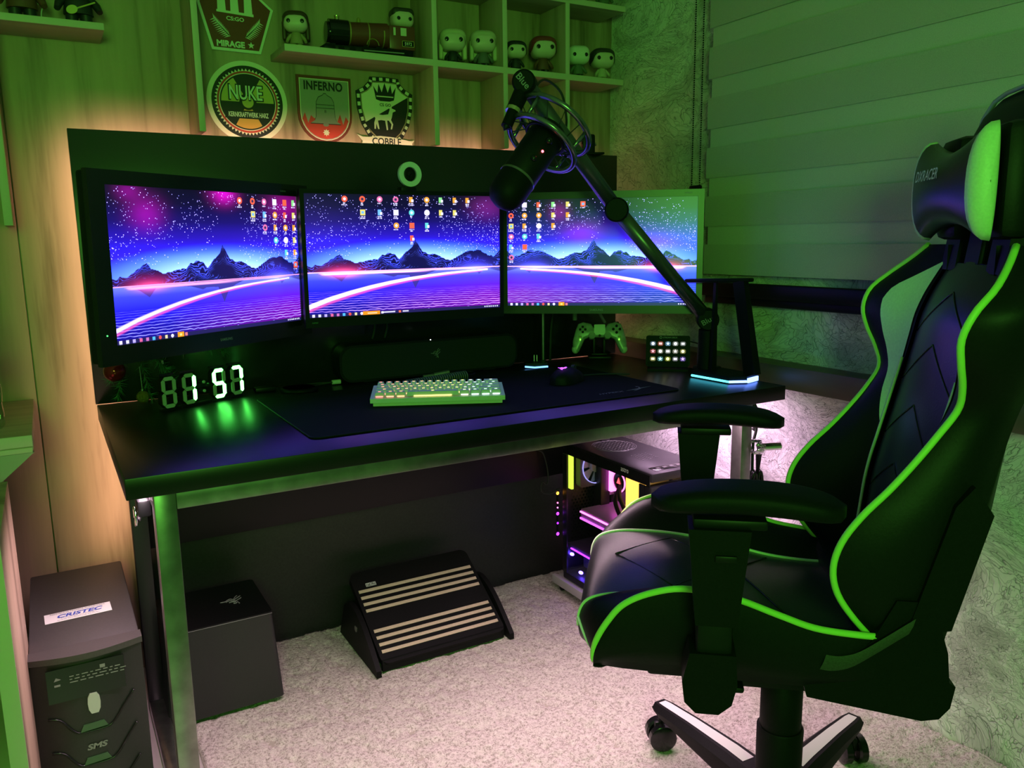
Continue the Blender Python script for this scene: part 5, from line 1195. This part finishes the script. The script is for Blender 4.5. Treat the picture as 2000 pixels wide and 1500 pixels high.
us = np.linspace(-.93, .93, 25); obj('cushion_body', MB().grid([csec(u) for u in us], closed=True), LEATHER2, cu, 180)
for sg in (1, -1):
    sec = [csec(sg * u) for u in (.93, .97, 1.0)]
    c_ = sum(sec[-1], Vector()) / len(sec[-1]); ends = [[c_ + (p - c_) * k + Vector((0, sg * b, 0)) for p in sec[-1]] for k, b in ((.85, .007), (.6, .012), (.3, .014), (.02, .015))]
    full = sec + ends; nn = len(full[0]); keep = MB(); rear_ = MB()
    keep.grid(full, closed=True); obj('side_wing', keep, PALE, cu, 180, label='pale green side wing')
    rs = MB().box((-.262, sg * .095, 1.195), (.046, .092, .165), bev=.014); obj('rear_pad', rs, LEATHER, cu, 40)
ys_ = .148; obj('strap', MB().span((-.30, -.012, 1.075), (-.296, .012, 1.12)), RUBBER, cu, 0)
pm = T(-.1695, 0.0, 1.215) @ Matrix(((0, 0, 1, 0), (1, 0, 0, 0), (0, 1, 0, 0), (0, 0, 0, 1)))
letters('DXRACER', cu, PRINT, T(-.1832, -.015, 1.214) @ Matrix(((0, -.08, 1, 0), (1, 0, 0, 0), (0, 1, .08, 0), (0, 0, 0, 1))), .105, .017, shear=.2, off=.01)

# seat
SA = [(.318, .452, .300, .462, .215), (.340, .460, .312, .468, .226), (.352, .475, .322, .478, .232), (.353, .508, .318, .510, .236), (.340, .533, .300, .545, .237), (.310, .545, .276, .574, .237), (.270, .549, .236, .594, .236), (.210, .548, .185, .604, .236), (.140, .540, .115, .594, .236), (.070, .525, .050, .571, .234), (.010, .512, -.004, .552, .230), (-.060, .505, -.066, .543, .224), (-.130, .505, -.115, .538, .215)]
sa = np.stack([smoothpts([(r_[k],) for r_ in SA], 60)[:, 0] for k in range(5)], 1)
WI = .148


def sbol(i, s_, sg, off=0):
    ca, cz_, wa, wz, ww = sa[i]; b = math.sin(math.pi * s_) * .010
    wi = min(WI, ww - .05); return Vector((ca + (wa - ca) * s_, sg * (wi + (ww - wi) * s_), cz_ + (wz - cz_) * s_ ** 1.1 + b + off))


obj('seat_cushion', MB().grid([[(sa[i][0], min(WI, sa[i][4] - .05) * (k / 6 - 1), sa[i][1] + .010 * (1 - (k / 6 - 1) ** 2) * (1 if i > 12 else 0)) for k in range(13)] for i in range(60)]), LEATHER2, gcx, 180)
for sg in (1, -1):
    obj('seat_bolster', MB().grid([[sbol(i, s_, sg) for s_ in SSH] for i in range(60)]), LEATHER, gcx, 180)
    obj('piping', MB().tube([(sa[i][2], sg * (sa[i][4] + .001), sa[i][3]) for i in range(9, 58)], .0052, 8), NEON, gcx, 180, label='bright green piping')
    obj('inner_piping', MB().tube([sbol(i, 0, sg, .001) for i in range(12, 58)], .0034, 6), PALE, gcx, 180, label='pale green piping')
    so = []
    for i in range(60):
        ca, cz_, wa, wz, ww = sa[i]; zb = .474 - .012 * (1 - max(0, min(1, (i - 4) / 14))) - .024 * np.interp(i, [0, 60], [0, 1]); zb = min(zb, wz)
        so.append([(wa, sg * ww, wz), (wa, sg * (ww + .007), wz * .7 + zb * .3), (wa, sg * (ww + .006), wz * .3 + zb * .7), (wa, sg * (ww - .006), zb), (wa, 0, zb - .004)])
    obj('seat_side', MB().grid(so), LEATHER, gcx, 180)
    obj('front_seam_piping', MB().tube(smoothpts([sbol(14, .0, sg, .002), sbol(11, .35, sg, .003), sbol(8, .62, sg, .003), sbol(5, .85, sg, .002)], 20), .0034, 6), PALE, gcx, 180)
obj('seat_nose', MB().grid([[(sa[0][0] * (1 - k) + .2 * k, y_, sa[0][1] * (1 - k) + .450 * k) for y_ in np.linspace(-.2, .2, 9)] for k in (0, .3, 1)]), LEATHER, gcx, 180)
for (p_, q_) in (((.30, .0, .5585), (.20, .11, .5515)), ((.30, .0, .5585), (.20, -.11, .5515)), ((.20, .11, .5515), (.09, .0, .5405)), ((.20, -.11, .5515), (.09, .0, .5405)), ((.09, .0, .5405), (.02, .12, .518)), ((.09, 0, .5405), (.02, -.12, .518))):
    obj('seam', MB().tube([Vector(p_).lerp(Vector(q_), k / 6) + Vector((0, 0, .0022 * math.sin(math.pi * k / 6))) for k in range(7)], .0016, 5), PLG, gcx, 180)
obj('rear_seat_pad', MB().box((-.125, 0, .515), (.09, .39, .05), bev=.015), LEATHER, gcx, 40)
# mechanism, hinge covers, strap
obj('seat_plate', MB().box((.06, 0, .425), (.36, .30, .030), bev=.006), PLA, gcx, 30); obj('tilt_box', MB().box((.02, 0, .385), (.20, .15, .06), bev=.012), PLA, gcx, 30)
obj('tilt_lever', MB().tube([(.05, .06, .425), (.09, .16, .435), (.10, .18, .435)], .006, 8).box((.102, .20, .435), (.02, .04, .010), bev=.004), PLA, gcx, 40)
for sg in (1, -1):
    obj('hinge_cover', MB().prism([(.008, .460), (.002, .438), (-.160, .414), (-.184, .419), (-.198, .438), (-.203, .472), (-.194, .478), (-.189, .524), (-.165, .60), (-.115, .60), (-.085, .535)], .036, Matrix(((1, 0, 0, 0), (0, 0, sg, sg * .190), (0, 1, 0, 0), (0, 0, 0, 1)))), PLM, gcx, 30)
    obj('back_bracket', MB().prism([(-.13, .55), (-.19, .56), (-.232, .735), (-.205, .775), (-.182, .745)], .012, Matrix(((1, 0, 0, 0), (0, 0, sg, sg * .2165), (0, 1, 0, 0), (0, 0, 0, 1)))), PLM, gcx, 30)
    sp2 = smoothpts([(-.016, .503), (-.035, .502), (-.06, .510), (-.09, .532), (-.120, .556), (-.135, .568)], 20)
    obj('webbing_strap', MB().grid([[(a + .004, sg * .236, b - .013), (a, sg * .239, b), (a - .004, sg * .236, b + .011)] for a, b in sp2]), noisy('webbing', (.036, .04, .034), .7, 400, .0005, .4), gcx, 180)
# armrests
for sg in (1, -1):
    y_ = sg * .277; AM = T(.108, y_, .752)
    pad = MB(); P = []
    for t_ in np.linspace(0, 1, 22):
        x_ = -.134 + .264 * t_; wd = .046 * (1 - abs(2 * t_ - 1) ** 8) ** .5 * (1 - .12 * t_) + .002; zc_ = .012 - .022 * (t_ - .55) ** 2 * 2.2; th = .0175 * (1 - .5 * abs(2 * t_ - 1) ** 4)
        P.append([Vector((x_, math.copysign(abs(math.cos(a)) ** .5, math.cos(a)) * wd, zc_ + math.copysign(abs(math.sin(a)) ** .62, math.sin(a)) * th)) for a in np.linspace(0, 2 * math.pi, 24, endpoint=False)])
    pad.grid([[AM @ p for p in r_] for r_ in P], closed=True); pad.f += [tuple(range(24)), tuple(range(21 * 24, 22 * 24))]
    obj('arm_pad', pad, PLM, gcx, 60)
    obj('pad_plate', MB().box((.130, y_, .731), (.10, .056, .014), bev=.003), PLA, gcx, 30)
    yo = sg * .283
    obj('arm_sleeve', MB().add([(xa, yo + s_ * .030, z_) for z_, xl, xr in ((.584, .116, .174), (.725, .102, .186)) for xa, s_ in ((xl, -1), (xr, -1), (xr, 1), (xl, 1))], [(0, 1, 2, 3), (7, 6, 5, 4), (0, 4, 5, 1), (1, 5, 6, 2), (2, 6, 7, 3), (3, 7, 4, 0)]), PLM, gcx, 30)
    obj('height_button', MB().box((.135, yo + sg * .031, .685), (.030, .006, .010), bev=.002), PLA, gcx, 30)
    obj('arm_post', MB().box((.146, yo, .54), (.050, .044, .12), bev=.006), PLA, gcx, 30)
    obj('arm_foot', MB().prism([(.116, .540), (.180, .540), (.190, .495), (.186, .464), (.170, .448), (.138, .448), (.120, .464), (.113, .495)], .056, Matrix(((1, 0, 0, 0), (0, 0, 1, yo - .028), (0, 1, 0, 0), (0, 0, 0, 1)))), PLM, gcx, 30)
    obj('arm_bracket', MB().box((.15, sg * .19, .452), (.06, .16, .016), bev=.003), PLA, gcx, 30)
# gas lift and star base
obj('gas_lift', MB().cyl((0, 0, .06), (0, 0, .37), .0255, n=24), PLA, gcx, 40)
obj('lift_cover', MB().lathe([(.040, .09), (.041, .245), (.039, .248)], n=28).lathe([(.0365, .245), (.0365, .335), (.034, .338)], n=28).lathe([(.0325, .33), (.0325, .37)], n=28), PLM, gcx, 40)
obj('base_hub', MB().lathe([(.045, .065), (.058, .07), (.060, .125), (.048, .135), (.04, .14)], n=28), PLM, gcx, 40)
for k in range(5):
    ang = R(87.1 - 72 * k) - R(140); c_, s_ = math.cos(ang), math.sin(ang); RZ = rot(ang, 'Z')
    prof = [(.045, .036, .070, .132), (.12, .034, .075, .130), (.24, .029, .080, .120), (.325, .026, .084, .110), (.352, .020, .086, .106)]
    rows_ = []
    for x_, hw_, zl, zt in prof: rows_.append([RZ @ Vector((x_, y2, z2)) for y2, z2 in ((-hw_ * .8, zl), (-hw_, zl + .012), (-hw_, zt - .012), (-hw_ * .62, zt), (hw_ * .62, zt), (hw_, zt - .012), (hw_, zl + .012), (hw_ * .8, zl))])
    q = MB().grid(rows_, closed=True); q.f += [tuple(range(8)), tuple(range(32, 40))]; lg_ = obj('base_leg', q, PLM, gcx, 30)
    obj('leg_stripe', MB().grid([[RZ @ Vector((x_, s2 * hw_ * .40, zt + .0008)) for s2 in (-1, 1)] for x_, hw_, zl, zt in [(.075, .035, 0, .1311)] + prof[1:4] + [(.342, .022, 0, .1076)]]), mat('leg_white', (.72, .70, .68), .4) if k == 0 else bpy.data.materials['leg_white'], lg_, 0)
    cs = MB(); wheel_o = .345; tdir = ang + (1.2 if k != 1 else .9)
    c0 = RZ @ Vector((wheel_o, 0, 0)); WD = Vector((-math.sin(tdir), math.cos(tdir), 0))
    for s2 in (-1, 1): cs.tube([c0 + WD * (s2 * .006) + Vector((0, 0, .029)), c0 + WD * (s2 * .010) + Vector((0, 0, .029)), c0 + WD * (s2 * .024) + Vector((0, 0, .029)), c0 + WD * (s2 * .027) + Vector((0, 0, .029))], [.026, .030, .030, .025], 24)
    ca_ = obj('caster', cs, PLG, gcx, 40); obj('caster_fork', MB().cyl(c0 + Vector((0, 0, .045)), c0 + Vector((0, 0, .095)), .007, n=10).box(c0 + Vector((0, 0, .045)), (.03, .012, .03), (0, 0, tdir), bev=.004), PLA, ca_, 30)
